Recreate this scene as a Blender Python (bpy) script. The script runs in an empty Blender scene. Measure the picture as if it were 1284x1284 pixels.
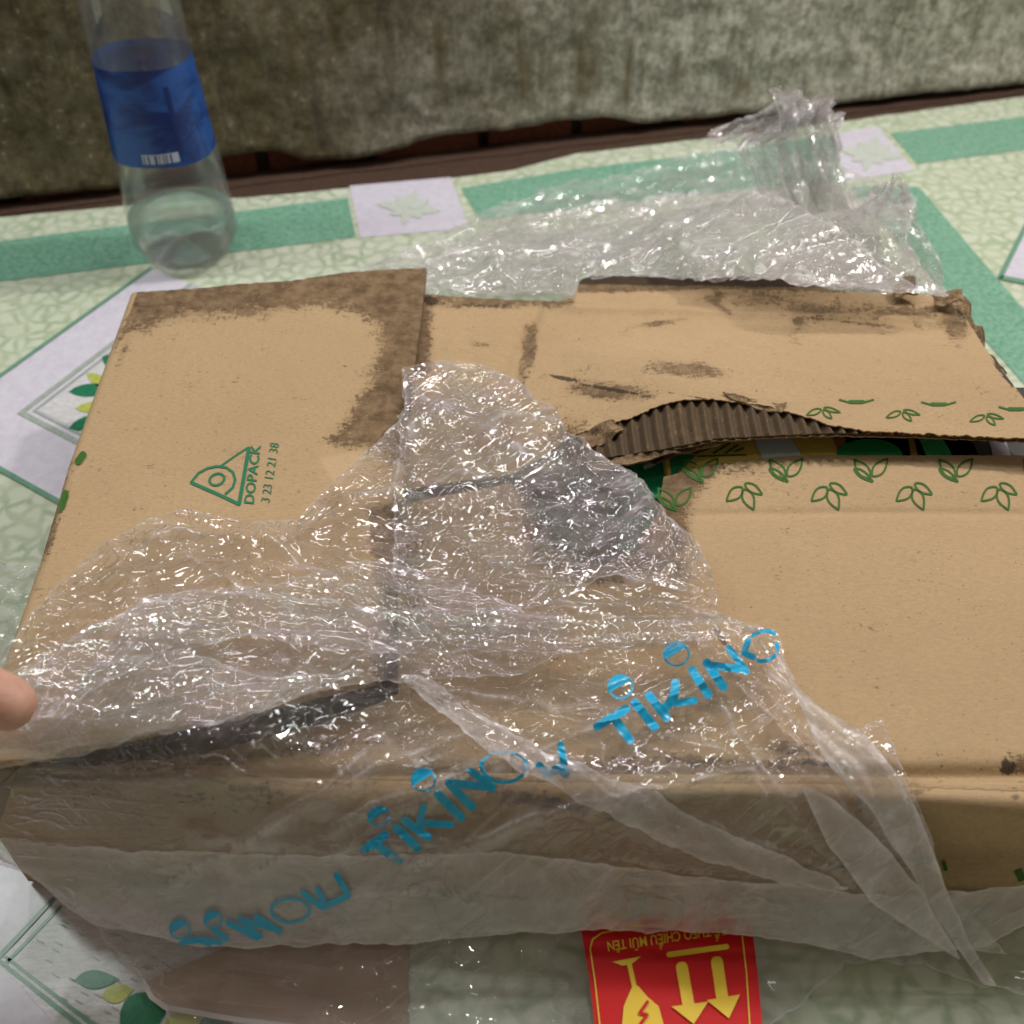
import bpy, bmesh, math, random
import numpy as np
from mathutils import Vector
random.seed(7)
D = bpy.data
sc = bpy.context.scene
COL = sc.collection
# ------------------------------------------------------------------ camera, world, lamps, exposure
PITCH = math.radians(44.0); CAMZ = 0.36; FPX = 1284.0
cam = D.cameras.new('camera'); cam.sensor_width = 36; cam.lens = 36
cam.clip_start = 0.01; cam.clip_end = 50
cam.dof.use_dof = True; cam.dof.focus_distance = 0.40; cam.dof.aperture_fstop = 11
co = D.objects.new('camera', cam); COL.objects.link(co)
co.location = (0, 0, CAMZ); co.rotation_euler = (math.radians(90) - PITCH, 0, 0)
sc.camera = co
w = D.worlds.new('World'); sc.world = w; w.use_nodes = True
bg = w.node_tree.nodes['Background']; bg.inputs[0].default_value = (1.0, 0.88, 0.68, 1); bg.inputs[1].default_value = 0.17

def area(name, loc, target, sx, sy, power, col):
    l = D.lights.new(name, 'AREA'); l.shape = 'RECTANGLE'; l.size = sx; l.size_y = sy
    l.energy = power; l.color = col
    o = D.objects.new(name, l); COL.objects.link(o); o.location = loc
    o.rotation_euler = (Vector(target) - Vector(loc)).to_track_quat('-Z', 'Y').to_euler()
    return o
area('wall_tube', (0.15, 0.70, 0.80), (0.05, 0.25, 0), 0.60, 0.03, 2.1, (1.0, 0.95, 0.97))
area('side_tube', (-0.62, 0.55, 0.72), (0, 0.33, 0), 0.03, 0.4, 2.0, (0.90, 1.0, 0.95))
area('bare_bulb', (0.75, 0.80, 1.05), (0.05, 0.30, 0), 0.07, 0.07, 6.2, (1.0, 0.95, 0.88))
area('added_soft_lamp', (1.05, 0.75, 1.15), (0.0, 0.40, 0), 0.35, 0.35, 3.6, (1.0, 0.96, 0.92))  # soft fill lamp added from the right; no doorway known there
area('added_glint_lamp', (-0.30, 0.60, 0.82), (0.0, 0.25, 0), 0.03, 0.03, 0.8, (1.0, 0.93, 1.0))  # unseen lamp added for sparkle on the left of the film
area('added_front_glint', (-0.28, -0.35, 1.55), (0.0, 0.2, 0.04), 0.03, 0.03, 0.9, (1.0, 0.98, 0.92))  # unseen lamp added behind the camera for glints on the front film
area('added_glint_lamp', (-0.05, 0.68, 1.25), (0.0, 0.25, 0), 0.035, 0.035, 1.2, (0.92, 1.0, 0.96))  # second unseen lamp added for film glints
sc.view_settings.view_transform = 'Standard'
try: sc.view_settings.look = 'None'
except Exception: pass
sc.view_settings.exposure = 0.0; sc.view_settings.gamma = 1.0
sc.cycles.transparent_max_bounces = 18; sc.cycles.max_bounces = 6; sc.cycles.glossy_bounces = 2; sc.cycles.diffuse_bounces = 3
sc.cycles.use_adaptive_sampling = True; sc.cycles.adaptive_threshold = 0.02
sc.cycles.use_denoising = True

# ------------------------------------------------------------------ helpers
cP, sP = math.cos(PITCH), math.sin(PITCH)
def ray(px, py):
    a = (px - 642) / FPX; b = (642 - py) / FPX
    return np.array([a + 0 * b, cP + b * sP, -sP + b * cP])
def P(px, py, z):                                     # point of the place seen at (px,py), at height z
    d = ray(px, py); t = (z - CAMZ) / d[2]
    return np.array([d[0] * t, d[1] * t, z + 0 * t])
def Pa(px, py, z):
    px = np.asarray(px, float); py = np.asarray(py, float)
    a = (px - 642) / FPX; b = (642 - py) / FPX
    dy = cP + b * sP; dz = -sP + b * cP; t = (z - CAMZ) / dz
    return a * t, dy * t
def proj(x, y, z):
    zc = z - CAMZ
    dep = y * cP - zc * sP; up = y * sP + zc * cP
    return 642 + FPX * x / dep, 642 - FPX * up / dep
def on_surf(px, py, zf, off=0.0):                     # where the sight line meets the surface z = zf(x, y)
    z = 0.07
    for _ in range(14):
        x, y = Pa(px, py, z); z = 0.4 * z + 0.6 * (zf(x, y) + off)
    x, y = Pa(px, py, z)
    return x, y, z
def sm(a, b, x):
    t = np.clip((x - a) / (b - a), 0, 1); return t * t * (3 - 2 * t)

def perlin(x, y, seed=0):
    rs = np.random.RandomState(seed); perm = rs.permutation(256); ang = rs.rand(256) * 2 * np.pi
    gx, gy = np.cos(ang), np.sin(ang)
    xi = np.floor(x).astype(int); yi = np.floor(y).astype(int); xf = x - xi; yf = y - yi
    def g(ix, iy, dx, dy):
        h = perm[(perm[ix & 255] + iy) & 255]; return gx[h] * dx + gy[h] * dy
    u = xf ** 3 * (xf * (xf * 6 - 15) + 10); v = yf ** 3 * (yf * (yf * 6 - 15) + 10)
    a = g(xi, yi, xf, yf); b = g(xi + 1, yi, xf - 1, yf); c = g(xi, yi + 1, xf, yf - 1); d = g(xi + 1, yi + 1, xf - 1, yf - 1)
    return (a + (b - a) * u + (c + (d - c) * u - a - (b - a) * u) * v) * 1.4
def fbm(x, y, seed=0, o=4):
    r = 0; a = 1
    for i in range(o): r = r + a * perlin(x * 2 ** i, y * 2 ** i, seed + i); a *= .5
    return r

def sdist(px, py, poly):                              # signed distance to a polygon, + inside
    poly = np.array(poly, float); n = len(poly)
    d = np.full(np.shape(px), 1e9); ins = np.zeros(np.shape(px), bool)
    for i in range(n):
        ax, ay = poly[i]; bx, by = poly[(i + 1) % n]
        ex, ey = bx - ax, by - ay; L = ex * ex + ey * ey + 1e-12
        t = np.clip(((px - ax) * ex + (py - ay) * ey) / L, 0, 1)
        d = np.minimum(d, np.hypot(px - ax - t * ex, py - ay - t * ey))
        if by != ay:
            c = ((ay > py) != (by > py)) & (px < ex * (py - ay) / (by - ay) + ax); ins ^= c
    return np.where(ins, d, -d)

def tag(o, label=None, cat=None, group=None, kind=None):
    if label: o['label'] = label
    if cat: o['category'] = cat
    if group: o['group'] = group
    if kind: o['kind'] = kind
    return o
def thing(name, label, cat, loc=(0, 0, 0), group=None):
    o = D.objects.new(name, None); COL.objects.link(o); o.location = loc; o.empty_display_size = .02
    return tag(o, label, cat, group)
def link(name, me, m, parent=None):
    o = D.objects.new(name, me); COL.objects.link(o)
    if m: me.materials.append(m)
    if parent:
        o.parent = parent; base = Vector((0, 0, 0)); p = parent
        while p: base += Vector(p.location); p = p.parent
        if base.length > 0: o.location = -base
    return o
def mesh(name, verts, faces, m, parent=None, smooth=True, attrs=None, uv=None):
    me = D.meshes.new(name)
    verts = np.asarray(verts, np.float32)
    me.from_pydata(verts.tolist(), [], faces if isinstance(faces, list) else faces.tolist())
    if attrs:
        for k, a in attrs.items():
            at = me.attributes.new(k, 'FLOAT', 'POINT'); at.data.foreach_set('value', np.asarray(a, np.float32))
    if smooth: me.polygons.foreach_set('use_smooth', [True] * len(me.polygons))
    me.update()
    return link(name, me, m, parent)

def polyline(pts, n):
    pts = np.array(pts, float); s = np.r_[0, np.cumsum(np.hypot(*np.diff(pts[:, :2], axis=0).T))]
    t = np.linspace(0, s[-1], n)
    return np.stack([np.interp(t, s, pts[:, k]) for k in range(pts.shape[1])], 1)
def coons(top, right, bottom, left, nu, nv):          # boundaries: top L->R, right T->B, bottom L->R, left T->B
    T, B = polyline(top, nu), polyline(bottom, nu); L, R = polyline(left, nv), polyline(right, nv)
    u = np.linspace(0, 1, nu)[None, :, None]; v = np.linspace(0, 1, nv)[:, None, None]
    S = (1 - v) * T[None] + v * B[None] + (1 - u) * L[:, None] + u * R[:, None]
    return S - ((1 - u) * (1 - v) * T[0] + u * (1 - v) * T[-1] + (1 - u) * v * B[0] + u * v * B[-1])
def solid(name, X, Y, Z, th, m, parent=None, attrs=None, down=(0, 0, -1), smooth=True):
    """a sheet with real thickness and side walls from grids X, Y, Z (nv x nu)"""
    nv, nu = X.shape; top = np.stack([X, Y, Z], -1).reshape(-1, 3); bot = top + np.array(down) * th
    i = np.arange(nv * nu).reshape(nv, nu)
    a, b, c, d = i[:-1, :-1].ravel(), i[:-1, 1:].ravel(), i[1:, 1:].ravel(), i[1:, :-1].ravel()
    N = nv * nu
    F = np.stack([d, c, b, a], 1); Fb = np.stack([a, b, c, d], 1) + N
    ring = np.r_[i[0, :], i[1:, -1], i[-1, -2::-1], i[-2:0:-1, 0]]
    nx = np.roll(ring, -1); V = [top, bot]
    r0 = 2 * N + np.arange(len(ring)); r1 = r0 + len(ring)   # separate ring vertices keep the edge crisp
    V += [top[ring], bot[ring]]
    W = np.stack([r0, np.roll(r0, -1), np.roll(r1, -1), r1], 1)
    at = None
    if attrs:
        at = {k: np.r_[v.ravel(), v.ravel(), v.ravel()[ring], v.ravel()[ring]] for k, v in attrs.items()}
    return mesh(name, np.concatenate(V), np.concatenate([F, Fb, W]).tolist(), m, parent, smooth, at)

def box(name, c, s, m, parent=None, rz=0.0, bev=0.0, smooth=False):
    bm = bmesh.new(); bmesh.ops.create_cube(bm, size=1)
    for v in bm.verts: v.co = Vector((v.co.x * s[0], v.co.y * s[1], v.co.z * s[2]))
    if bev: bmesh.ops.bevel(bm, geom=bm.edges[:], offset=bev, segments=2, affect='EDGES', profile=.6)
    for v in bm.verts:
        x, y = v.co.x, v.co.y
        v.co = Vector((x * math.cos(rz) - y * math.sin(rz) + c[0], x * math.sin(rz) + y * math.cos(rz) + c[1], v.co.z + c[2]))
    me = D.meshes.new(name); bm.to_mesh(me); bm.free()
    return link(name, me, m, parent)
def lathe(name, prof, c, m, parent=None, n=72, fr=None):
    V = []; F = []
    for k, (r, z) in enumerate(prof):
        for j in range(n):
            a = 2 * math.pi * j / n; rr = r * (fr(a, z) if fr else 1)
            V.append((c[0] + rr * math.cos(a), c[1] + rr * math.sin(a), c[2] + z))
    for k in range(len(prof) - 1):
        for j in range(n):
            F.append([k * n + j, k * n + (j + 1) % n, (k + 1) * n + (j + 1) % n, (k + 1) * n + j])
    return mesh(name, V, F, m, parent)

def ribbon_px(lines, zf, off):
    """strokes given as (points, width) run over the surface zf: V, F of one thin raised print"""
    V = []; F = []
    for pts, wd in lines:
        pts = np.array(pts, float); L = np.hypot(*np.diff(pts, axis=0).T).sum()
        q = polyline(pts, max(3, int(L / 1.3) + 1))
        t = np.gradient(q, axis=0); t /= (np.hypot(t[:, 0], t[:, 1])[:, None] + 1e-9)
        n = np.stack([-t[:, 1], t[:, 0]], 1)
        K = 9; hw = wd / 2.0
        # rounded ends
        s = np.r_[0, np.cumsum(np.hypot(*np.diff(q, axis=0).T))]
        e0 = q[0] - t[0] * hw * .9; e1 = q[-1] + t[-1] * hw * .9
        closed = np.hypot(*(q[0] - q[-1])) < 1.5
        if not closed:
            q = np.vstack([e0, q[0] - t[0] * hw * .55, q, q[-1] + t[-1] * hw * .55, e1])
            n = np.vstack([n[0], n[0], n, n[-1], n[-1]])
            ww = np.r_[hw * .42, hw * .85, np.full(len(q) - 4, hw), hw * .85, hw * .42]
        else: ww = np.full(len(q), hw)
        b = len(V); ks = np.linspace(-1, 1, K)
        pp = q[:, None] + n[:, None] * (ww[:, None, None] * ks[None, :, None])
        x, y, z = on_surf(pp[..., 0], pp[..., 1], zf, off)
        V += np.stack([x, y, z], -1).reshape(-1, 3).tolist()
        for i in range(len(q) - 1):
            for k in range(K - 1):
                a = b + i * K + k; F.append([a, a + 1, a + K + 1, a + K])
    return V, F
def fill_px(poly, zf, off, step=3):
    """filled outline laid over a surface, as a fan of strips"""
    poly = np.array(poly, float); c = poly.mean(0); n = len(poly); R = 6
    V = []; F = []
    ks = np.linspace(0, 1, R)
    pp = c + (poly[None] - c) * ks[:, None, None]
    x, y, z = on_surf(pp[..., 0], pp[..., 1], zf, off)
    V = np.stack([x, y, z], -1).reshape(-1, 3).tolist()
    for k in range(R - 1):
        for i in range(n):
            j = (i + 1) % n; F.append([k * n + i, k * n + j, (k + 1) * n + j, (k + 1) * n + i])
    return V, F
def join(parts):
    V = []; F = []
    for v, f in parts:
        b = len(V); V += list(v); F += [[i + b for i in q] for q in f]
    return V, F
def arc(cx, cy, rx, ry, a0, a1, n=28, tilt=0):
    o = []
    for i in range(n + 1):
        a = math.radians(a0 + (a1 - a0) * i / n); x, y = rx * math.cos(a), ry * math.sin(a); t = math.radians(tilt)
        o.append((cx + x * math.cos(t) - y * math.sin(t), cy + x * math.sin(t) + y * math.cos(t)))
    return o
def text_px(s, p0, p1, h, zf, off, up=-1, bold=0.0):
    """text from p0 to p1 (baseline), height h, laid on a surface; up = side of the baseline the letters stand on"""
    cu = D.curves.new('t', 'FONT'); cu.body = s; cu.resolution_u = 3; cu.offset = bold
    ob = D.objects.new('t', cu); COL.objects.link(ob)
    dg = bpy.context.evaluated_depsgraph_get(); me = D.meshes.new_from_object(ob.evaluated_get(dg))
    v = np.array([x.co[:] for x in me.vertices]); F = [list(p.vertices) for p in me.polygons]
    D.objects.remove(ob); D.meshes.remove(me)
    x0, x1 = v[:, 0].min(), v[:, 0].max(); capH = 0.72
    p0 = np.array(p0, float); p1 = np.array(p1, float); d = p1 - p0; L = np.hypot(*d); dn = d / L
    n = np.array([dn[1], -dn[0]]) * (-up)
    pp = p0 + np.outer((v[:, 0] - x0) / (x1 - x0), d) + np.outer(v[:, 1] / capH * h, n)
    x, y, z = on_surf(pp[:, 0], pp[:, 1], zf, off)
    return np.stack([x, y, z], 1).tolist(), F

# ------------------------------------------------------------------ materials
class NT:
    def __init__(s, name):
        s.m = D.materials.new(name); s.m.use_nodes = True; s.t = s.m.node_tree; s.t.nodes.clear()
        s.out = s.n('ShaderNodeOutputMaterial')
    def n(s, typ, **k):
        nd = s.t.nodes.new(typ)
        for a, v in k.items():
            if hasattr(nd, a) and not a.startswith('i_'): setattr(nd, a, v)
        return nd
    def l(s, a, b): s.t.links.new(a, b)
    def set(s, sock, v):
        if isinstance(v, bpy.types.NodeSocket): s.l(v, sock)
        elif isinstance(v, (tuple, list)) and len(v) == 3 and sock.type == 'RGBA': sock.default_value = (*v, 1)
        else: sock.default_value = v
    def noise(s, vec, scale, detail=4, rough=.6, dist=0):
        n = s.n('ShaderNodeTexNoise'); n.inputs['Scale'].default_value = scale; n.inputs['Detail'].default_value = detail
        n.inputs['Roughness'].default_value = rough; n.inputs['Distortion'].default_value = dist
        if vec is not None: s.l(vec, n.inputs['Vector'])
        return n.outputs[0]
    def pos(s, scale=(1, 1, 1), rot=(0, 0, 0)):
        g = s.n('ShaderNodeNewGeometry'); mp = s.n('ShaderNodeMapping'); s.l(g.outputs['Position'], mp.inputs[0])
        mp.inputs['Scale'].default_value = scale; mp.inputs['Rotation'].default_value = rot
        return mp.outputs[0]
    def math(s, op, a, b=0.0, clamp=False):
        n = s.n('ShaderNodeMath'); n.operation = op; n.use_clamp = clamp; s.set(n.inputs[0], a); s.set(n.inputs[1], b); return n.outputs[0]
    def ramp(s, f, a, b, lo=0.0, hi=1.0):
        n = s.n('ShaderNodeMapRange'); n.interpolation_type = 'SMOOTHSTEP'; s.set(n.inputs[0], f)
        n.inputs[1].default_value = a; n.inputs[2].default_value = b; n.inputs[3].default_value = lo; n.inputs[4].default_value = hi
        return n.outputs[0]
    def mix(s, f, a, b, mode='MIX'):
        n = s.n('ShaderNodeMix'); n.data_type = 'RGBA'; n.blend_type = mode; s.set(n.inputs[0], f); s.set(n.inputs[6], a); s.set(n.inputs[7], b)
        return n.outputs[2]
    def attr(s, name):
        n = s.n('ShaderNodeAttribute'); n.attribute_name = name; return n.outputs['Fac']
    def bump(s, h, st, dist):
        n = s.n('ShaderNodeBump'); n.inputs['Strength'].default_value = st; n.inputs['Distance'].default_value = dist; s.l(h, n.inputs['Height']); return n.outputs[0]
    def bsdf(s, col, rough=.6, spec=.5, normal=None, **k):
        b = s.n('ShaderNodeBsdfPrincipled'); s.set(b.inputs['Base Color'], col); s.set(b.inputs['Roughness'], rough)
        s.set(b.inputs['Specular IOR Level'], spec)
        if normal is not None: s.l(normal, b.inputs['Normal'])
        for a, v in k.items(): s.set(b.inputs[a.replace('_', ' ')], v)
        return b.outputs[0]
    def done(s, sh): s.l(sh, s.out.inputs[0]); return s.m

def simple(name, col, rough=.5, spec=.5, var=.12, bump=.0):
    t = NT(name); p = t.pos(); n = t.noise(p, 260, 4)
    c = t.mix(n, tuple(x * (1 - var) for x in col), tuple(min(1, x * (1 + var)) for x in col))
    nn = t.bump(t.noise(p, 900, 3), .3, bump) if bump else None
    return t.done(t.bsdf(c, rough, spec, nn))

KRAFT = (0.455, 0.315, 0.178)
def cardboard(name='cardboard', base=KRAFT, inner=False):
    t = NT(name); p = t.pos()
    fib = t.noise(t.pos((1, 3.2, 1)), 420, 5, .7)
    spots = t.noise(p, 900, 2, .5)
    big = t.noise(p, 16, 4, .6)
    c = t.mix(t.ramp(fib, .3, .7), tuple(x * .86 for x in base), tuple(x * 1.08 for x in base))
    c = t.mix(t.ramp(big, .3, .75, 0, .35), c, tuple(a * b for a, b in zip(base, (.86, .84, .80))))
    c = t.mix(t.ramp(spots, .66, .74, 0, .6), c, (.12, .065, .03))
    c = t.mix(t.ramp(t.noise(p, 640, 2, .5), .72, .78, 0, .5), c, (.72, .55, .36))
    # dirt and torn-off paper, with a ragged streaky border
    rag = t.noise(t.pos((2.2, .8, 1)), 330, 6, .75); rag2 = t.noise(p, 60, 5, .7)
    rag3 = t.noise(t.pos((.45, 1.6, 1)), 500, 4, .7)
    s = t.math('ADD', t.attr('stain'), t.math('MULTIPLY', t.math('SUBTRACT', t.math('ADD', t.math('ADD', rag, rag2), rag3), 1.5), 1.6))
    m = t.ramp(s, .38, .60); soft = t.ramp(t.math('ADD', t.attr('stain'), t.math('MULTIPLY', t.math('SUBTRACT', rag2, .5), .6)), .12, .75)
    c = t.mix(t.math('MULTIPLY', soft, .50), c, (.23, .148, .078))
    dk = t.mix(t.ramp(t.noise(p, 150, 5, .7), .3, .7), (.082, .047, .024), (.235, .155, .086))
    c = t.mix(t.math('MULTIPLY', m, .90), c, dk)
    g = t.math('ADD', t.attr('grime'), t.math('MULTIPLY', t.math('SUBTRACT', t.math('ADD', rag, rag2), 1.0), 1.3))
    gm = t.ramp(g, .42, .62)
    c = t.mix(t.math('MULTIPLY', gm, .88), c, (.035, .024, .017))
    pl = t.attr('pale')
    c = t.mix(t.math('MULTIPLY', pl, .5), c, (.60, .42, .26))
    h = t.math('ADD', fib, t.math('MULTIPLY', spots, .5))
    h = t.math('SUBTRACT', h, t.math('MULTIPLY', m, 1.2))
    nn = t.bump(h, .45, .0003)
    return t.done(t.bsdf(c, t.ramp(fib, .2, .8, .72, .9), .22, nn))
M_card = cardboard()
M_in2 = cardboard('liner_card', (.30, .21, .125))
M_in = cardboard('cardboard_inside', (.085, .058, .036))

def film(name, milk=.05, tint=(1, 1, 1), fine=1.0, gl=2.1, rough=.03):
    t = NT(name); p = t.pos()
    w1 = t.noise(p, 90, 3, .6, 1.5)
    # sparse sharp crease lines: curls, fine clusters, long stretched lines
    def axes(d, e, f, k):
        g_ = t.n('ShaderNodeNewGeometry'); c_ = t.n('ShaderNodeCombineXYZ')
        for q, (ax, kk) in enumerate(((d, k), (e, 1), (f, 1))):
            v_ = t.n('ShaderNodeVectorMath'); v_.operation = 'DOT_PRODUCT'; t.l(g_.outputs['Position'], v_.inputs[0])
            v_.inputs[1].default_value = tuple(a * kk for a in ax); t.l(v_.outputs['Value'], c_.inputs[q])
        return c_.outputs[0]
    def crease(vec, scale, w, dist=.8, det=1):
        d = t.math('ABSOLUTE', t.math('SUBTRACT', t.noise(vec, scale, det, .5, dist), .5))
        return t.ramp(d, w, 0.0)
    big = t.noise(p, 15, 2, .5)
    mk1 = t.ramp(t.noise(p, 26, 3, .6), .40, .55); mk2 = t.ramp(t.math('ADD', t.math('MULTIPLY', big, .6), t.math('MULTIPLY', t.noise(t.pos((1, 1, 1), (.4, .2, 1)), 44, 2, .6), .4)), .49, .55)
    c1 = t.math('MULTIPLY', crease(p, 52, .021, 1.6), mk1)
    c2 = t.math('MULTIPLY', crease(t.pos((1, .6, 1), (0, 0, .8)), 210, .070, 1.6), mk2)
    mk3 = t.ramp(big, .50, .58); mk4 = t.ramp(big, .50, .42)
    c3 = t.math('MULTIPLY', crease(axes((.99, -.12, 0), (.12, .99, 0), (0, 0, 1), .06), 150, .052, .25), mk3)
    c4 = t.math('MULTIPLY', crease(axes((.72, .35, .6), (-.69, .4, .6), (0, -.85, .5), .05), 120, .040, .2), mk4)
    sw = t.noise(p, 45, 2, .5)
    h = t.math('ADD', t.math('ADD', t.math('MULTIPLY', c1, 1.9), t.math('MULTIPLY', c2, .6)), t.math('ADD', t.math('MULTIPLY', c3, .9), t.math('MULTIPLY', c4, .9)))
    h = t.math('ADD', h, t.math('MULTIPLY', sw, 5.0))
    bn = t.n('ShaderNodeBump'); bn.inputs['Distance'].default_value = .00078 * fine; t.l(h, bn.inputs['Height'])
    calm = t.attr('calm'); t.l(t.math('SUBTRACT', 1.0, t.math('MULTIPLY', calm, .45)), bn.inputs['Strength'])
    nrm = bn.outputs[0]
    fr = t.n('ShaderNodeFresnel'); fr.inputs[0].default_value = 1.5; t.l(nrm, fr.inputs[1])
    tr = t.n('ShaderNodeBsdfTransparent'); tr.inputs[0].default_value = (.99 * tint[0], .99 * tint[1], .99 * tint[2], 1)
    hue = t.noise(p, 55, 2, .5)
    col = t.mix(t.ramp(hue, .42, .58), (1.0, .93, .99), (.93, 1.0, .97))
    g = t.n('ShaderNodeBsdfGlossy'); t.set(g.inputs[0], col); g.inputs['Roughness'].default_value = rough; t.l(nrm, g.inputs['Normal'])
    df = t.n('ShaderNodeBsdfDiffuse'); df.inputs[0].default_value = (.86, .80, .82, 1); t.l(nrm, df.inputs['Normal'])
    tl = t.n('ShaderNodeBsdfTranslucent'); tl.inputs[0].default_value = (.80, .78, .79, 1)
    dm = t.n('ShaderNodeMixShader'); dm.inputs[0].default_value = .4; t.l(df.outputs[0], dm.inputs[1]); t.l(tl.outputs[0], dm.inputs[2])
    lw = t.n('ShaderNodeLayerWeight'); lw.inputs[0].default_value = .3; t.l(nrm, lw.inputs['Normal'])
    milk_ = t.math('ADD', t.math('MULTIPLY', calm, .07), milk)
    streak = t.ramp(t.noise(t.pos((1, 1, 1)), 40, 5, .7, .6), .42, .75)
    mk = t.math('ADD', t.math('MULTIPLY', t.math('MULTIPLY', lw.outputs['Facing'], lw.outputs['Facing']), .16), milk_)
    mk = t.math('ADD', mk, t.math('MULTIPLY', streak, milk * 1.6), True)
    mk = t.math('ADD', mk, t.math('MULTIPLY', t.math('ADD', c3, c4), .15), True)
    mk = t.math('ADD', mk, t.math('MULTIPLY', t.attr('edge'), .38), True)
    a = t.n('ShaderNodeMixShader'); t.l(mk, a.inputs[0]); t.l(tr.outputs[0], a.inputs[1]); t.l(dm.outputs[0], a.inputs[2])
    b = t.n('ShaderNodeMixShader'); t.set(b.inputs[0], t.math('MINIMUM', t.math('MULTIPLY', t.math('MULTIPLY', fr.outputs[0], gl), t.math('SUBTRACT', 1.0, t.math('MULTIPLY', calm, .35))), .34)); t.l(a.outputs[0], b.inputs[1]); t.l(g.outputs[0], b.inputs[2])
    return t.done(b.outputs[0])
M_film = film('crinkled_film', .075)
M_film2 = film('smooth_film', .25, fine=.35, gl=1.3)
M_filmh = film('gathered_ply', .115, fine=1.0)
M_film3 = film('dull_film', .08, fine=.5, gl=1.1)
M_filmr = film('rear_film', .17, fine=.42, gl=1.6)
M_tuft = film('gathered_film', .20, fine=.3, gl=.6, rough=.06)

M_green = simple('green_ink', (.045, .125, .022), .7, .2)
M_green2 = simple('logo_ink', (.03, .17, .085), .7, .2)
def ink_film():
    t = NT('blue_ink'); p = t.pos()
    c = t.mix(t.noise(p, 120, 3), (.0, .34, .62), (.01, .44, .74))
    b = t.bsdf(c, .3, .6); tr = t.n('ShaderNodeBsdfTransparent'); tr.inputs[0].default_value = (.1, .55, .8, 1)
    m = t.n('ShaderNodeMixShader'); m.inputs[0].default_value = .93; t.l(tr.outputs[0], m.inputs[1]); t.l(b, m.inputs[2])
    return t.done(m.outputs[0])
M_blue = ink_film()

# ------------------------------------------------------------------ floor: printed vinyl
def vinyl():
    t = NT('pebble_print_vinyl'); p = t.pos()
    wob = t.noise(p, 45, 3)
    vm = t.n('ShaderNodeMixRGB'); vm.inputs[0].default_value = .012; t.l(p, vm.inputs[1])
    nc = t.n('ShaderNodeTexNoise'); nc.inputs['Scale'].default_value = 70; t.l(p, nc.inputs['Vector']); t.l(nc.outputs['Color'], vm.inputs[2])
    def vor(feat, sc):
        v = t.n('ShaderNodeTexVoronoi'); v.voronoi_dimensions = '2D'; v.feature = feat; v.inputs['Scale'].default_value = sc * 1.18; t.l(vm.outputs[0], v.inputs['Vector']); return v
    e = vor('DISTANCE_TO_EDGE', 78); c = vor('F1', 78)
    peb = t.mix(c.outputs['Color'], (.56, .60, .48), (.74, .76, .68)); peb = t.mix(.6, peb, (.60, .64, .53))
    grout = t.mix(t.ramp(t.noise(p, 60, 4), .4, .65), (.50, .55, .42), (.34, .42, .28))
    col = t.mix(t.ramp(e.outputs['Distance'], .03, .30), grout, peb)
    col = t.mix(t.ramp(t.noise(p, 5, 3), .3, .7, 0, .3), col, (.50, .58, .36))
    rg = t.ramp(t.noise(p, 12, 4), .3, .7, .22, .36)
    return t.done(t.bsdf(col, rg, .5, t.bump(t.noise(p, 300, 3), .12, .0004)))
def printed(name, a, b, scale=420, streak=(1, 1, 1)):
    t = NT(name); n = t.noise(t.pos(streak), scale, 5, .75)
    c = t.mix(t.ramp(n, .32, .68), a, b)
    return t.done(t.bsdf(c, .28, .5, t.bump(n, .1, .0003)))
M_vinyl = vinyl()
M_band = printed('green_band_print', (.11, .30, .20), (.27, .48, .36), 260)
M_bandl = printed('dark_green_line_print', (.12, .28, .19), (.18, .34, .25))
M_white = printed('lilac_white_print', (.60, .56, .66), (.69, .66, .75), 150)
M_inner = printed('dash_print', (.50, .50, .50), (.72, .70, .74), 900, (.3, 1, 1))
M_grey = printed('grey_green_line_print', (.30, .36, .31), (.42, .47, .42))
M_leafd = printed('dark_leaf_print', (.012, .15, .075), (.03, .22, .11))
M_leafy = printed('yellow_leaf_print', (.38, .42, .06), (.52, .55, .14))
M_leafg = printed('pale_leaf_print', (.50, .55, .50), (.62, .66, .60))

# the vinyl ends in a slightly wavy cut edge before the wall
edge_px = [(-700, 335), (0, 272), (160, 258), (330, 246), (560, 224), (640, 214), (720, 193), (960, 165), (1100, 146), (1284, 121), (1900, 60)]
E = polyline(edge_px, 160); ex, ey = Pa(E[:, 0], E[:, 1], 0.0)
ey = ey + .0012 * fbm(ex * 40, ex * 0, 5)
nv = 60; tt = np.linspace(0, 1, nv)[:, None]
X = ex[None] * (1 + 0 * tt) ; Y = ey[None] * (1 - tt) + (-0.6) * tt
X = X + tt * 0
order = np.argsort(ex); X = X[:, order]; Y = Y[:, order]
floor = solid('floor', X, Y, np.zeros_like(X), .0018, M_vinyl, smooth=False)
tag(floor, kind='structure', label='green and cream pebble patterned vinyl floor sheet')
flat = lambda h: (lambda x, y: 0 * x + h)
def print_poly(name, pts, m, h=.0004, label=None):
    n = []
    for i in range(len(pts)):
        a, b = np.array(pts[i], float), np.array(pts[(i + 1) % len(pts)], float)
        for k in range(6): n.append(tuple(a + (b - a) * k / 6))
    x, y = Pa([q[0] for q in n], [q[1] for q in n], h)
    V = np.stack([x, y, 0 * x + h], 1); o = mesh(name, V, [list(range(len(n)))[::-1]], m, floor, False)
    return o
def wpoly(name, pts, m, h):
    return mesh(name, [(x, y, h) for x, y in pts], [list(range(len(pts)))], m, floor, False)
print_poly('printed_band', [(-200, 327), (436, 248), (446, 297), (-200, 378)], M_band)
print_poly('printed_band', [(578, 236), (720, 212), (860, 196), (1045, 168), (1056, 226), (860, 246), (601, 275)], M_band)
print_poly('printed_band', [(1117, 167), (1500, 119), (1500, 160), (1150, 205)], M_band)
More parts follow.
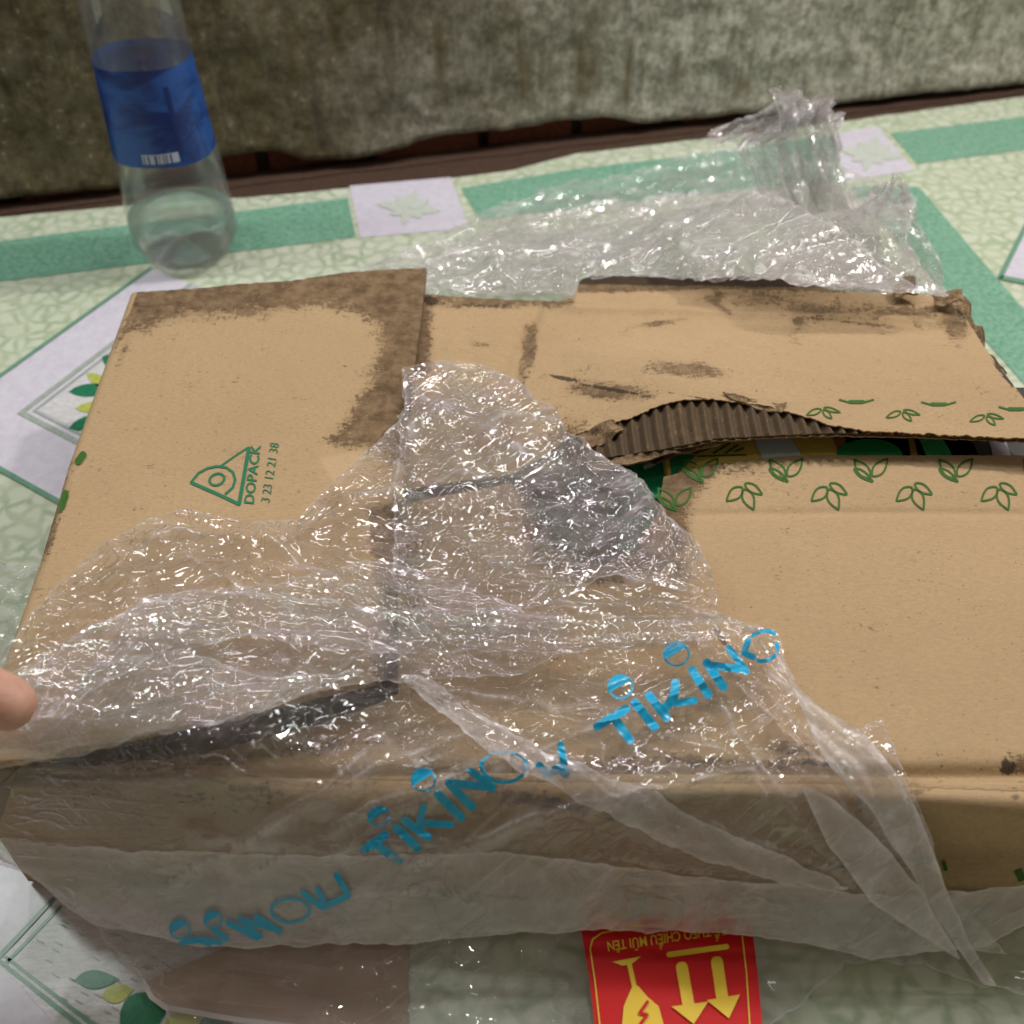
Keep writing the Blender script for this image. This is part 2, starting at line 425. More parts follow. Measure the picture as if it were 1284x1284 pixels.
print_poly('printed_band', [(1067, 234), (1152, 234), (1284, 388), (1500, 640), (1500, 728)], M_band)
print_poly('printed_square', [(438, 233), (565, 222), (588, 286), (452, 298)], M_white)
print_poly('printed_square', [(1040, 169), (1100, 158), (1147, 214), (1062, 226)], M_white)
# big white diamonds with a framed flower: built as squares on the floor from their corner and two sides
def diamond(corner, pa, pb, fr, size=.46):
    c = np.array(Pa(*corner, 0)); a = np.array(Pa(*pa, 0)) - c; b = np.array(Pa(*pb, 0)) - c
    a /= np.hypot(*a); b /= np.hypot(*b)
    Q = lambda u, v: tuple(c + a * u + b * v)
    wpoly('printed_diamond', [Q(0, 0), Q(size, 0), Q(size, size), Q(0, size)], M_white, .0005)
    for (u0, v0, u1, v1) in ((-.002, -.003, size, 0), (-.003, 0, 0, size)):
        wpoly('printed_line', [Q(u0, v0), Q(u1, v0), Q(u1, v1), Q(u0, v1)], M_bandl, .0009)
    f = fr
    for off, wd in ((0, .0035), (.0062, .0018)):
        g = f + off
        wpoly('printed_line', [Q(g, g), Q(size, g), Q(size, g + wd), Q(g, g + wd)], M_grey, .0009)
        wpoly('printed_line', [Q(g, g + wd), Q(g + wd, g + wd), Q(g + wd, size), Q(g, size)], M_grey, .0009)
    g = f + .009
    wpoly('printed_panel', [Q(g, g), Q(size, g), Q(size, size), Q(g, size)], M_inner, .0007)
diamond((-86, 537), (175, 350), (80, 630), .034, .186)
def leaf_poly(a, b, w, n=9):
    a = np.array(a, float); b = np.array(b, float); d = b - a; m = np.array([-d[1], d[0]]) / (np.hypot(*d) + 1e-9)
    L = [a + d * t + m * w * math.sin(math.pi * t ** .8) for t in np.linspace(0, 1, n)]
    R = [a + d * t - m * w * math.sin(math.pi * t ** .8) for t in np.linspace(1, 0, n)][1:-1]
    return [tuple(q) for q in L + R]
for a, b, wd, m in [((86, 491), (150, 486), 8, M_leafd), ((86, 537), (140, 520), 8, M_leafd), ((94, 512), (150, 508), 7, M_leafy),
                    ((108, 468), (150, 492), 7, M_leafy), ((128, 447), (150, 460), 7, M_leafd)]:
    print_poly('printed_leaf', leaf_poly(a, b, wd), m, .0011)
# nearer print at the bottom left
print_poly('printed_diamond', [(-260, 1010), (-20, 1050), (120, 1150), (330, 1330), (100, 1500), (-300, 1400)], M_white, .0005)
print_poly('printed_panel', [(-4, 1206), (75, 1132), (330, 1150), (460, 1400), (180, 1400)], M_inner, .0007)
for pts in ([(-8, 1202), (66, 1124), (70, 1127), (-3, 1206)], [(6, 1206), (76, 1134), (78, 1137), (10, 1208)],
            [(-8, 1202), (-3, 1200), (180, 1345), (172, 1350)], [(4, 1200), (8, 1198), (200, 1345), (194, 1350)]):
    print_poly('printed_line', pts, M_bandl, .0009)
for a, b, wd, m in [((94, 1228), (150, 1228), 12, M_leafd), ((150, 1285), (215, 1250), 26, M_leafd), ((205, 1290), (262, 1262), 14, M_leafy),
                    ((245, 1300), (300, 1268), 16, M_leafd), ((300, 1300), (350, 1276), 12, M_leafy), ((128, 1250), (168, 1240), 12, M_leafy), ((340, 1300), (420, 1275), 14, M_leafd)]:
    print_poly('printed_leaf', leaf_poly(a, b, wd), m, .0011)
dash = []
rs = random.Random(3)
for i in range(60):
    x = 20 + rs.random() * 190; y = 1150 + rs.random() * 130
    if (x + 4) * .8 + 1206 < y or y < 1206 - .95 * x: continue
    dash.append(ribbon_px([([(x, y), (x + 8, y + 4)], 1.6)], flat(.0010), 0))
mesh('printed_dashes', *join(dash), M_grey, floor, False)
print_poly('printed_diamond', [(1256, 348), (1300, 262), (1420, 250), (1420, 380)], M_white, .0005)
print_poly('printed_line', [(1250, 348), (1298, 254), (1302, 258), (1257, 349)], M_bandl, .0009)
print_poly('printed_line', [(1250, 349), (1257, 345), (1420, 376), (1420, 384)], M_bandl, .0009)
# pale flowers in the small squares
for cx, cy in ((513, 260), (1092, 192)):
    for k in range(8):
        a = k * math.pi / 4 + .2; L = 42 if k % 2 == 0 else 30
        print_poly('printed_leaf', leaf_poly((cx, cy), (cx + L * math.cos(a), cy + .55 * L * math.sin(a)), 6), M_leafg, .0008 + .00003 * k)

# rough ground under and beyond the vinyl
M_ground = simple('rough_mortar', (.075, .045, .032), .95, .1, .4, .003)
g = box('ground', (0.1, .3, -.012), (3.2, 2.6, .02), M_ground); tag(g, kind='structure')

# ------------------------------------------------------------------ wall
wa = P(0, 264, 0); wb = P(1284, 112, 0); wdir = (wb - wa)[:2]; wdir /= np.hypot(*wdir); wn = np.array([-wdir[1], wdir[0]])   # into the wall
wall = thing('old_wall', 'old mottled grey plaster wall with stains and a broken lower edge behind the floor', 'wall', (float(wa[0]), float(wa[1]), 0))
def on_wall(px, py, dep=.004):
    d = ray(px, py); o = np.array([0, 0, CAMZ]); q = wa[:2] + wn * dep
    t = (q @ wn) / (d[:2] @ wn); return o + d * t
def wall_uv(p): return float((p[:2] - wa[:2]) @ wdir), float(p[2])
low = [(-60, 250), (0, 246), (60, 240), (110, 236), (160, 232), (230, 205), (300, 190), (345, 186), (380, 199), (440, 197), (500, 184), (545, 168), (600, 162), (642, 160), (700, 150), (760, 144), (800, 152), (860, 148), (920, 140), (1000, 136), (1100, 121), (1180, 113), (1284, 103), (1340, 98)]
lu = [wall_uv(on_wall(*q)) for q in low]
us = np.array([a for a, b in lu]); zs = np.array([b for a, b in lu])
U = np.linspace(-.9, 1.5, 420); zb = np.interp(U, us, zs) + .0012 * fbm(U * 60, U * 0, 9)
zb = np.clip(zb, .003, 1)
V = np.linspace(0, 1, 120)[:, None] ** 1.6
Zw = zb[None] * (1 - V) + .75 * V; Uw = U[None] + 0 * V
rel = .0018 * fbm(Uw * 26, Zw * 26, 21, 5) + .0010 * fbm(Uw * 90, Zw * 40, 22, 4)
dep = .002 - rel - .003 * np.exp(-((Zw - zb[None]) / .02) ** 2) + .002 * np.exp(-((Zw - zb[None]) / .002) ** 2)
def wmat():
    t = NT('stained_plaster'); p = t.pos()
    n1 = t.noise(p, 9, 5, .65); n2 = t.noise(t.pos((1, 1, .25)), 30, 5, .7); n3 = t.noise(p, 130, 5, .75)
    n4 = t.noise(t.pos((1, 1, .9)), 55, 4, .8)
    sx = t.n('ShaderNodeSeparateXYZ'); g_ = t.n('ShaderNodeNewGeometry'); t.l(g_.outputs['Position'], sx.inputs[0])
    # olive-brown grime on the left; paler right also paints the light reaching that side
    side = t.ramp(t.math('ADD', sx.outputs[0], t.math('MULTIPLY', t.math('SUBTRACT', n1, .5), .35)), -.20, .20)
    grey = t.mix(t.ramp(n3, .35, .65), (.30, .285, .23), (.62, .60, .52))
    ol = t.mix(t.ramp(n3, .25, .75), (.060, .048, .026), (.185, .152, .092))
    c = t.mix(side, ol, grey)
    c = t.mix(t.ramp(n4, .48, .62, 0, .45), c, (.13, .12, .085))
    c = t.mix(t.ramp(n3, .62, .70, 0, .5), c, (.62, .64, .60))
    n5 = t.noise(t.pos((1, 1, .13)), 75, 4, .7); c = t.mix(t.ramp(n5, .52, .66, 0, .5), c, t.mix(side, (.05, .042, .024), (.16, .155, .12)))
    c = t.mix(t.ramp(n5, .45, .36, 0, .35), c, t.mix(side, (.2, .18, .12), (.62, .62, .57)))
    low_ = t.ramp(sx.outputs[2], .10, .05)
    c = t.mix(t.math('MULTIPLY', t.ramp(n2, .52, .66), .35), c, (.13, .10, .04))
    st = t.attr('stain'); c = t.mix(t.math('MULTIPLY', st, t.ramp(n3, .2, .6, .4, .85)), c, (.105, .072, .022))
    gr = t.attr('grime'); c = t.mix(gr, c, (.012, .01, .008))
    return t.done(t.bsdf(c, .9, .15, t.bump(t.math('ADD', n3, n4), .5, .0012)))
# rusty runs and a dark hole
pxw, pyw = proj(wa[0] + wdir[0] * Uw + wn[0] * dep, wa[1] + wdir[1] * Uw + wn[1] * dep, Zw)
stw = np.zeros_like(Uw)
for x0, y0, y1, wd in ((553, 15, 135, 5), (660, 60, 125, 7), (730, 45, 130, 9), (748, 60, 120, 6), (788, 50, 135, 4), (420, 20, 90, 5), (850, 70, 110, 5), (930, 100, 120, 12)):
    stw = np.maximum(stw, np.exp(-((pxw - x0 + (pyw - y0) * .03) / wd) ** 2) * sm(y0 - 15, y0 + 10, pyw) * (1 - sm(y1 - 15, y1 + 15, pyw)))
grw = np.exp(-(((pxw - 53) / 7) ** 2 + ((pyw - 84) / 7) ** 2) ** 2)
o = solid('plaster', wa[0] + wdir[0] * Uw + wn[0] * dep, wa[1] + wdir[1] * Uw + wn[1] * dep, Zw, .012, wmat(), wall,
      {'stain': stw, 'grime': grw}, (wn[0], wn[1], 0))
M_brick = simple('old_brick', (.13, .045, .028), .95, .1, .5, .002)
M_mort = simple('dark_mortar', (.055, .040, .03), .95, .1, .5, .003)
def wbox(name, u0, u1, z0, z1, d0, d1, m):
    c = wa[:2] + wdir * (u0 + u1) / 2 + wn * (d0 + d1) / 2
    return box(name, (c[0], c[1], (z0 + z1) / 2), (u1 - u0, d1 - d0, z1 - z0), m, wall, math.atan2(wdir[1], wdir[0]), .002)
wbox('masonry_core', -.9, 1.5, -.01, .745, .022, .06, M_mort)
u = -.5; k = 0
while u < 1.2:
    L = .07 + .02 * ((k * 7) % 5) / 5; wbox('brick', u, u + L, -.004, .034 + .006 * ((k * 3) % 4) / 4, .010 + .003 * (k % 3), .021, M_brick); u += L + .009; k += 1
# mortar lip at the foot of the wall
S = np.linspace(-.9, 1.5, 300); C = np.linspace(0, 1, 12)[:, None]
lipz = (-.001 + .0022 * np.sin(C * math.pi) * (1 + .6 * fbm(S * 30, C * 3, 31))[...])
dd = -.004 + .022 * C + .002 * fbm(S * 22, S * 0, 33)[None]
solid('mortar_lip', wa[0] + wdir[0] * S[None] + wn[0] * dd, wa[1] + wdir[1] * S[None] + wn[1] * dd, lipz, .003, M_ground, wall)

# ------------------------------------------------------------------ water bottle
bb = P(239, 318, 0); bx_, by_ = float(bb[0]), float(bb[1])
def bz(px, py):   # height of a pixel on the bottle's axis plane
    d = ray(px, py); t = by_ / d[1]; return CAMZ + d[2] * t
bottle = thing('water_bottle', 'clear plastic water bottle with a dark blue label standing near the wall', 'bottle', (bx_, by_, 0))
R = .0352
def clear(name, rough=.03, milk=.03, gl=1.8, tint=.97):
    t = NT(name); tr = t.n('ShaderNodeBsdfTransparent'); tr.inputs[0].default_value = (tint, tint, tint * 1.005, 1)
    lw = t.n('ShaderNodeFresnel'); lw.inputs[0].default_value = 1.5
    g = t.n('ShaderNodeBsdfGlossy'); g.inputs['Roughness'].default_value = rough
    d = t.n('ShaderNodeBsdfDiffuse'); d.inputs[0].default_value = (.8, .82, .85, 1)
    a = t.n('ShaderNodeMixShader'); a.inputs[0].default_value = milk; t.l(tr.outputs[0], a.inputs[1]); t.l(d.outputs[0], a.inputs[2])
    b = t.n('ShaderNodeMixShader'); t.set(b.inputs[0], t.math('MINIMUM', t.math('MULTIPLY', lw.outputs[0], gl), .34)); t.l(a.outputs[0], b.inputs[1]); t.l(g.outputs[0], b.inputs[2])
    return t.done(b.outputs[0])
M_pet = clear('clear_plastic', .04, .05, .85, .99)
zl0, zl1 = bz(222, 184), bz(195, 68)
TP = lambda z: 1 - .20 * min(1, max(0, (z - .02) / zl1)) ** 1.1      # the bottle narrows upwards
prof = [(.0005, .010), (.010, .008), (.019, .002), (.0255, .0), (.030, .004), (R, .014), (R * 1.01, .030)]
zz = .034
while zz < zl0 - .006: prof += [(R * (.992 if int(zz * 500) % 6 == 0 else 1.0), zz)]; zz += .004
prof += [(R * .985, zl0 - .003), (R * .98, zl0), (R * .98, zl1), (R * .99, zl1 + .004), (R, zl1 + .010), (R, zl1 + .05), (R * .93, zl1 + .065), (R * .7, zl1 + .08), (.016, zl1 + .09), (.0125, zl1 + .095), (.0125, zl1 + .105)]
prof = [(r_ * TP(z_), z_) for r_, z_ in prof]
def petal(a, z): return 1 + (-.07 * max(0, 1 - z / .018) * (.5 + .5 * math.cos(5 * a + .4)) ** 2 if z < .018 else 0)
body = lathe('bottle_body', prof, (bx_, by_, .001), M_pet, bottle, 90, petal)
wallin = [(r * .965, z + .0006) for r, z in prof]
0 and lathe('inner_wall', wallin, (bx_, by_, .001), clear('inner_plastic', .05, .01, .7, .99), bottle, 90, petal)
def watermat():
    t = NT('water'); g = t.n('ShaderNodeBsdfGlass'); g.inputs['IOR'].default_value = 1.33; g.inputs['Roughness'].default_value = .0
    tr = t.n('ShaderNodeBsdfTransparent'); m = t.n('ShaderNodeMixShader'); m.inputs[0].default_value = .6; t.l(tr.outputs[0], m.inputs[1]); t.l(g.outputs[0], m.inputs[2])
    return t.done(m.outputs[0])
zw = bz(226, 266)
wp = [(r_ * .965, z_ + .0006) for r_, z_ in prof if z_ < zw - .002]; rw = wp[-1][0]
lathe('water', wp + [(rw, zw), (rw * .98, zw + .0004), (rw * .5, zw - .0002), (.0005, zw - .0003)], (bx_, by_, .001), watermat(), bottle, 90, petal)
def labmat():
    t = NT('blue_label'); p = t.pos()
    tr = t.n('ShaderNodeBsdfTransparent'); tr.inputs[0].default_value = (.25, .4, .9, 1)
    n = t.noise(t.pos((1, 1, 2.0)), 28, 4, .6, .6)
    c = t.mix(t.ramp(n, .4, .6), (.004, .022, .14), (.016, .085, .33))
    m = t.n('ShaderNodeMixShader'); m.inputs[0].default_value = .86; t.l(tr.outputs[0], m.inputs[1]); t.l(t.bsdf(c, .28, .5), m.inputs[2])
    return t.done(m.outputs[0])
M_lab = labmat()
n = 72; Vv = []; F = []
for k in range(15):
    for j in range(n):
        a = 2 * math.pi * j / n; z = zl0 + (zl1 - zl0) * k / 14 + .0008 * math.sin(3 * a)
        Vv.append((bx_ + R * TP(z) * .985 * math.cos(a), by_ + R * TP(z) * .985 * math.sin(a), z))
for k in range(14):
    for j in range(n): F.append([k * n + j, k * n + (j + 1) % n, (k + 1) * n + (j + 1) % n, (k + 1) * n + j])
lab = mesh('label', Vv, F, M_lab, bottle)
def lab_patch(name, a0, a1, z0, z1, m, rr, parent):
    V_ = []; F_ = []; N_ = 10
    for i in range(N_ + 1):
        a = math.radians(a0 + (a1 - a0) * i / N_)
        for z in (z0, z1): V_.append((bx_ + rr * TP(z) * math.cos(a), by_ + rr * TP(z) * math.sin(a), z))
    for i in range(N_): F_.append([2 * i, 2 * i + 2, 2 * i + 3, 2 * i + 1])
    return mesh(name, V_, F_, m, parent)
M_paperw = simple('white_label_print', (.42, .48, .58), .4, .4)
M_dblue = simple('deep_blue_print', (.005, .02, .13), .4, .4)
M_lblue = simple('light_blue_print', (.05, .18, .52), .4, .4)
hl = zl1 - zl0
lab_patch('barcode', 262, 302, zl0 + .02 * hl + .002, zl0 + .16 * hl, M_paperw, R * .992, lab)
for i in range(9): 
    lab_patch('barcode_bar', 264 + 4 * i + (i % 3) * .6, 265.2 + 4 * i + (i % 2), zl0 + .05 * hl, zl0 + .15 * hl, M_dblue, R * .996, lab)
lab_patch('label_stripe', 303, 309, zl0 + .01, zl1 - .01, M_dblue, R * .992, lab)
lab_patch('label_stripe', 212, 217, zl0 + .004, zl1 - .004, M_dblue, R * .992, lab)
0 and lab_patch('label_swoosh', 225, 290, zl0 + .24 * hl, zl0 + .42 * hl, M_lblue, R * .990, lab)
lathe('cap', [(.001, .024), (.014, .024), (.015, .022), (.015, .002), (.0152, 0)], (bx_, by_, zl1 + .099), simple('cap_blue', (.02, .08, .4), .4), bottle, 48)

# ------------------------------------------------------------------ cardboard box surfaces
def zL(x, y):      # left flap, lifted towards the front
    l = sm(.34, .17, y) * sm(.03, -.14, x)
    return .0765 + .020 * l + .0018 * sm(.42, .47, y) * np.sin(x * 50 + 1) + .0006 * fbm(x * 18, y * 18, 41, 2) + .0030 * sm(-.045, -.035, x) * 0
def zRl(x, y):     # rear flap
    r = sm(.0, .09, x) * sm(.47, .36, y)
    z = .0705 + .013 * r + .0014 * fbm(x * 16, y * 16, 43, 4) + .0005 * np.abs(perlin(x * 60, y * 60, 44))
    z = z - .0025 * np.exp(-((x - .006 - .2 * (y - .42)) / .004) ** 2)
    z = z + .002 * np.exp(-((y - .452 + .1 * x) / .004) ** 2) * sm(.02, .03, x)
    return z
def zFl(x, y):     # front flap
    px, py = proj(x, y, .071)
    z = .0700 + .0010 * fbm(x * 10, y * 10, 45, 3) - .0010 * np.exp(-((py - 641) / 5) ** 2)
    z = z - .0035 * np.exp(-((py - 966) / 9) ** 2) + .001 * np.exp(-((py - 985) / 9) ** 2)
    z = z + .0005 * np.exp(-((px - 1040 - .1 * (py - 700)) / 9) ** 2) * sm(640, 660, py)
    z = z - .003 * sm(0, -.1, x)
    return z
carton = thing('cardboard_box', 'battered brown cardboard box torn open, flaps printed with green leaves', 'box', tuple(float(q) for q in P(600, 700, 0)))

def patch(name, top, right, bottom, left, zf, th, m, nu, nv, stainf, parent=carton, wig=0.0, off=0.0):
    G = coons(top, right, bottom, left, nu, nv)
    x, y, z = on_surf(G[..., 0], G[..., 1], zf, off)
    if wig:
        e = np.zeros(x.shape); e[0, :] = 1; e[-1, :] = 1
        for a, ax in ((x, 60), (y, 61)):
            a += wig * e * fbm(x * 300, y * 300, ax, 3)
    st, gr, pl = stainf(G[..., 0], G[..., 1])
    return solid(name, x, y, z, th, m, parent, {'stain': st, 'grime': gr, 'pale': pl})
def blob(px, py, poly, soft): return sm(-soft, soft, sdist(px, py, poly))
def dab(px, py, x, y, rx, ry, ang=0, a=1.0):
    t = math.radians(ang); u = (px - x) * math.cos(t) + (py - y) * math.sin(t); v = -(px - x) * math.sin(t) + (py - y) * math.cos(t)
    return a * np.exp(-((u / rx) ** 2 + (v / ry) ** 2))
def mx(*a):
    r = a[0]
    for b in a[1:]: r = np.maximum(r, b)
    return r

def stL(px, py):
    s = blob(px, py, [(140, 330), (560, 310), (540, 560), (500, 575), (470, 560), (436, 560), (415, 552), (448, 515), (468, 470), (482, 430), (474, 402), (440, 384), (380, 380), (300, 388), (230, 398), (165, 412), (140, 430)], 26)
    s = mx(s, blob(px, py, [(462, 640), (560, 600), (560, 860), (470, 860), (475, 740)], 12) * .9)  # darker strip down the flap's right edge
    s = mx(s, dab(px, py, 68, 660, 8, 60, 16, .42), dab(px, py, 85, 615, 5, 25, 16, .4), dab(px, py, 155, 440, 7, 40, 20, .45))
    g = mx(dab(px, py, 172, 385, 10, 16, 0, .5), dab(px, py, 430, 548, 22, 4, -10, .35))
    pl = blob(px, py, [(400, 575), (470, 560), (505, 600), (440, 640)], 4) * .8
    return s, g, pl
def stR(px, py):
    s = mx(blob(px, py, [(500, 360), (722, 372), (720, 385), (560, 388), (500, 380)], 7) * .62,
           blob(px, py, [(500, 360), (545, 368), (540, 470), (500, 480)], 9) * .7,
           dab(px, py, 664, 435, 9, 30, 5, .95), dab(px, py, 602, 432, 22, 5, 5, .6), dab(px, py, 655, 465, 6, 20, 0, .6),
           dab(px, py, 860, 463, 45, 9, 5, .9), dab(px, py, 760, 490, 60, 13, 4, .85), dab(px, py, 828, 405, 40, 4, -8, .62), dab(px, py, 710, 545, 30, 30, 0, .62),
           blob(px, py, [(715, 335), (1060, 335), (1060, 366), (930, 362), (725, 366)], 5) * 1.15,
           dab(px, py, 1010, 385, 60, 14, 10, .55), dab(px, py, 1150, 392, 60, 10, 5, .6), dab(px, py, 1000, 402, 12, 22, 0, .5), dab(px, py, 1195, 400, 18, 30, -30, .95),
           dab(px, py, 900, 372, 8, 12, 0, .7), dab(px, py, 1100, 390, 110, 20, 5, .42), dab(px, py, 960, 372, 90, 14, 0, .5), dab(px, py, 905, 386, 18, 4, 30, .7), dab(px, py, 780, 540, 40, 10, -15, .5), dab(px, py, 1075, 405, 100, 3, 6, .5))
    g = mx(dab(px, py, 705, 474, 24, 3, 12, 1.0), dab(px, py, 765, 488, 50, 3, 10, .9), dab(px, py, 900, 503, 110, 1.6, 10, .8), blob(px, py, [(720, 333), (1050, 338), (1045, 360), (725, 356)], 5) * 1.2,
           dab(px, py, 540, 378, 14, 8, 10, .9), dab(px, py, 610, 384, 60, 4, 3, .6), dab(px, py, 1205, 392, 8, 20, -30, .8), dab(px, py, 1260, 470, 5, 40, -36, .75))
    pl = dab(px, py, 820, 440, 120, 30, 0, .3)
    return s, g, pl
def stF(px, py):
    s = mx(blob(px, py, [(640, 560), (905, 560), (905, 590), (880, 612), (866, 640), (862, 690), (800, 725), (720, 735), (665, 700)], 18) * .95,
           dab(px, py, 930, 588, 40, 12, 0, .5), dab(px, py, 850, 700, 14, 60, -15, .55), dab(px, py, 1000, 940, 70, 10, 4, .6),
           dab(px, py, 900, 955, 160, 9, 2, .55), dab(px, py, 760, 975, 90, 10, 2, .6), dab(px, py, 1290, 960, 40, 16, 0, .7), dab(px, py, 520, 720, 40, 90, 0, .35), dab(px, py, 420, 960, 200, 4, 2, .6),
           dab(px, py, 600, 990, 120, 8, 8, .5))
    g = mx(dab(px, py, 1035, 958, 44, 6, 8, .85), dab(px, py, 1262, 962, 14, 15, 0, 1.0), dab(px, py, 905, 800, 5, 30, -30, .7), dab(px, py, 740, 700, 60, 14, -20, .7), dab(px, py, 700, 985, 30, 5, 10, .7), dab(px, py, 800, 962, 60, 3, 2, .5))
    pl = blob(px, py, [(870, 641), (1500, 641), (1500, 940), (870, 940)], 2) * .22 + dab(px, py, 1200, 993, 160, 6, 1, .7)
    return s, g, pl

lf = patch('side_flap', [(172, 366), (240, 362), (300, 356), (365, 352), (430, 342), (485, 338), (535, 336)],
      [(535, 336), (528, 400), (518, 470), (507, 600), (498, 720), (490, 800), (476, 850)],
      [(-34, 962), (60, 945), (150, 925), (330, 885), (476, 850)],
      [(172, 366), (135, 470), (96, 580), (62, 700), (28, 800), (-34, 962)], zL, .0032, M_card, 260, 300, stL, wig=.0006)
lf['label'] = 'left flap with a stained border and a green triangle mark'
rf = patch('rear_flap', [(498, 366), (560, 371), (640, 376), (700, 378), (720, 372), (727, 351), (745, 346), (800, 346), (880, 350), (930, 345), (1000, 352), (1045, 364), (1100, 368), (1138, 366), (1195, 376)],
      [(1195, 376), (1212, 400), (1232, 432), (1284, 500), (1325, 552)],
      [(498, 614), (640, 594), (690, 566), (715, 545), (745, 536), (790, 522), (822, 508), (850, 499), (890, 497), (960, 505), (1000, 516), (1040, 528), (1090, 536), (1150, 538), (1325, 546)],
      [(498, 366), (505, 450), (498, 614)], zRl, .0006, M_card, 420, 160, stR, wig=.0010)
def zero(px, py): return 0 * px, 0 * px, 0 * px
def stC(px, py): return .35 + 0 * px, .25 + 0 * px, 0 * px
zCor = lambda x, y: zRl(x, y) - .0021 + .0012 * np.sin(x * 2 * math.pi / .0052 + 1.5 * np.sin(y * 60))
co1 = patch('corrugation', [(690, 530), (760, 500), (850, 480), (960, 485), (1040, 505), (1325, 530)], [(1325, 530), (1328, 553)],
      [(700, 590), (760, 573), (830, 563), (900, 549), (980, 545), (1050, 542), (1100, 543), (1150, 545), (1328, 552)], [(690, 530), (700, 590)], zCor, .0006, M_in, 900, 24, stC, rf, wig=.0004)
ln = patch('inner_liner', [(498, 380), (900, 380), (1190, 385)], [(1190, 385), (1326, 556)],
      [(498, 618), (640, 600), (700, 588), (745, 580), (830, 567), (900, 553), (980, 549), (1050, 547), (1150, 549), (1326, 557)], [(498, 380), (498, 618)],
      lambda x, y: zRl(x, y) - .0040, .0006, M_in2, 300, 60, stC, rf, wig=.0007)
ff = patch('front_flap', [(498, 632), (512, 630), (640, 606), (662, 616), (672, 662), (700, 690), (752, 712), (800, 690), (826, 640), (832, 598), (870, 588), (920, 578), (1000, 571), (1284, 571), (1352, 572)],
      [(1352, 572), (1500, 780), (1650, 1000)],
      [(500, 978), (700, 980), (1030, 982), (1284, 992), (1650, 1000)],
      [(498, 632), (500, 978)], zFl, .003, M_card, 520, 260, stF, wig=.0003)
patch('flap_tuck', [(20, 962), (120, 960), (250, 946), (400, 908), (470, 884), (502, 868)], [(502, 868), (502, 978)], [(20, 969), (250, 972), (502, 978)], [(20, 962), (20, 969)],
      zFl, .003, M_card, 120, 40, lambda px, py: (dab(px, py, 300, 950, 200, 10, -8, .6), 0 * px, 0 * px), wig=.0006)
# folded lip of the opening, the leafy strip ends here; side walls
fe = polyline([(-36, 968), (250, 972), (500, 978), (700, 980), (1030, 982), (1284, 992), (1650, 1000)], 300)
fx, fy, fz = on_surf(fe[:, 0], fe[:, 1], zFl)
prf = np.array([(0, -.0002), (-.0022, .0003), (-.0042, -.0008), (-.0052, -.0030), (-.0054, -.006)] + [(-.0054 - .001 * k / 20, -.006 - .0615 * k / 20) for k in range(1, 21)])
Xs = fx[None] + 0 * prf[:, :1]; Ys = fy[None] + prf[:, :1]; Zs = np.maximum(fz[None] + prf[:, 1:], .0022)
Ys = Ys + (.0015 * fbm(Xs * 12, Zs * 30, 47, 3) + .002 * sm(.03, .06, Zs) * np.sin(Xs * 25)) * sm(0, -.006, prf[:, 1:])
Xs = fx[None] + 0 * prf[:, :1]
spx, spy = proj(Xs, Ys, Zs)
def stS(px, py):
    s = mx(dab(px, py, 700, 1010, 110, 7, 9, .9), dab(px, py, 620, 990, 60, 8, 10, .7), dab(px, py, 800, 1030, 60, 6, 14, .65), dab(px, py, 1080, 1000, 8, 22, 10, .6), dab(px, py, 1150, 992, 8, 5, 0, .9), dab(px, py, 350, 988, 200, 4, -3, .7), dab(px, py, 260, 1000, 120, 20, 0, .3))
    g = mx(dab(px, py, 1252, 1003, 12, 3, 0, .9), dab(px, py, 1276, 1000, 12, 4, 20, .9), dab(px, py, 1150, 991, 7, 4, 0, .7), dab(px, py, 700, 1005, 70, 3, 8, .7))
    return s, g, dab(px, py, 1200, 996, 200, 7, 1, .8)
s_, g_, p_ = stS(spx, spy)
fs = solid('front_side', Xs, Ys, Zs, .003, M_card, carton, {'stain': s_, 'grime': g_, 'pale': p_}, (0, 1, 0))
# the other sides and the bottom
def corner(px, py, z): x, y = Pa(px, py, z); return float(x), float(y)
cRL = corner(178, 372, .07); cRR = corner(1192, 382, .07); cFL = (float(fx[0]) + .004, float(fy[0]) - .001); cFR = (float(fx[-1]) - .006, float(fy[-1]) - .001)
def side(name, a, b, z1=.068):
    nrm = np.array([-(b[1] - a[1]), b[0] - a[0]]); nrm = nrm / np.hypot(*nrm)
    t = np.linspace(0, 1, 60)[None]; v = np.linspace(0, 1, 14)[:, None]
    x = a[0] + (b[0] - a[0]) * t + 0 * v; y = a[1] + (b[1] - a[1]) * t + 0 * v; z = z1 + (.002 - z1) * v + 0 * t
    w_ = .0012 * fbm(t * 6 + v, v * 2 + t * 0, 51, 3)
    sv = np.full(x.shape, .15)
    return solid(name, x + nrm[0] * w_, y + nrm[1] * w_, z, .003, M_card, carton, {'stain': sv, 'grime': sv * 0, 'pale': sv * 0}, (nrm[0], nrm[1], 0))
side('box_side', cRL, cFL, .073); side('box_side', cRR, cRL, .067); side('box_side', cFR, cRR, .066)
cx_ = (cRL[0] + cFL[0] + cRR[0] + cFR[0]) / 4
q = [cRL, cRR, cFR, cFL]
mesh('box_bottom', [(x, y, .004) for x, y in q] + [(x, y, .0015) for x, y in q], [[3, 2, 1, 0], [4, 5, 6, 7]], M_card, carton, False,
     {'stain': [0.9] * 8, 'grime': [0] * 8, 'pale': [0] * 8})  # bottom board painted darker all over to deepen the open gap
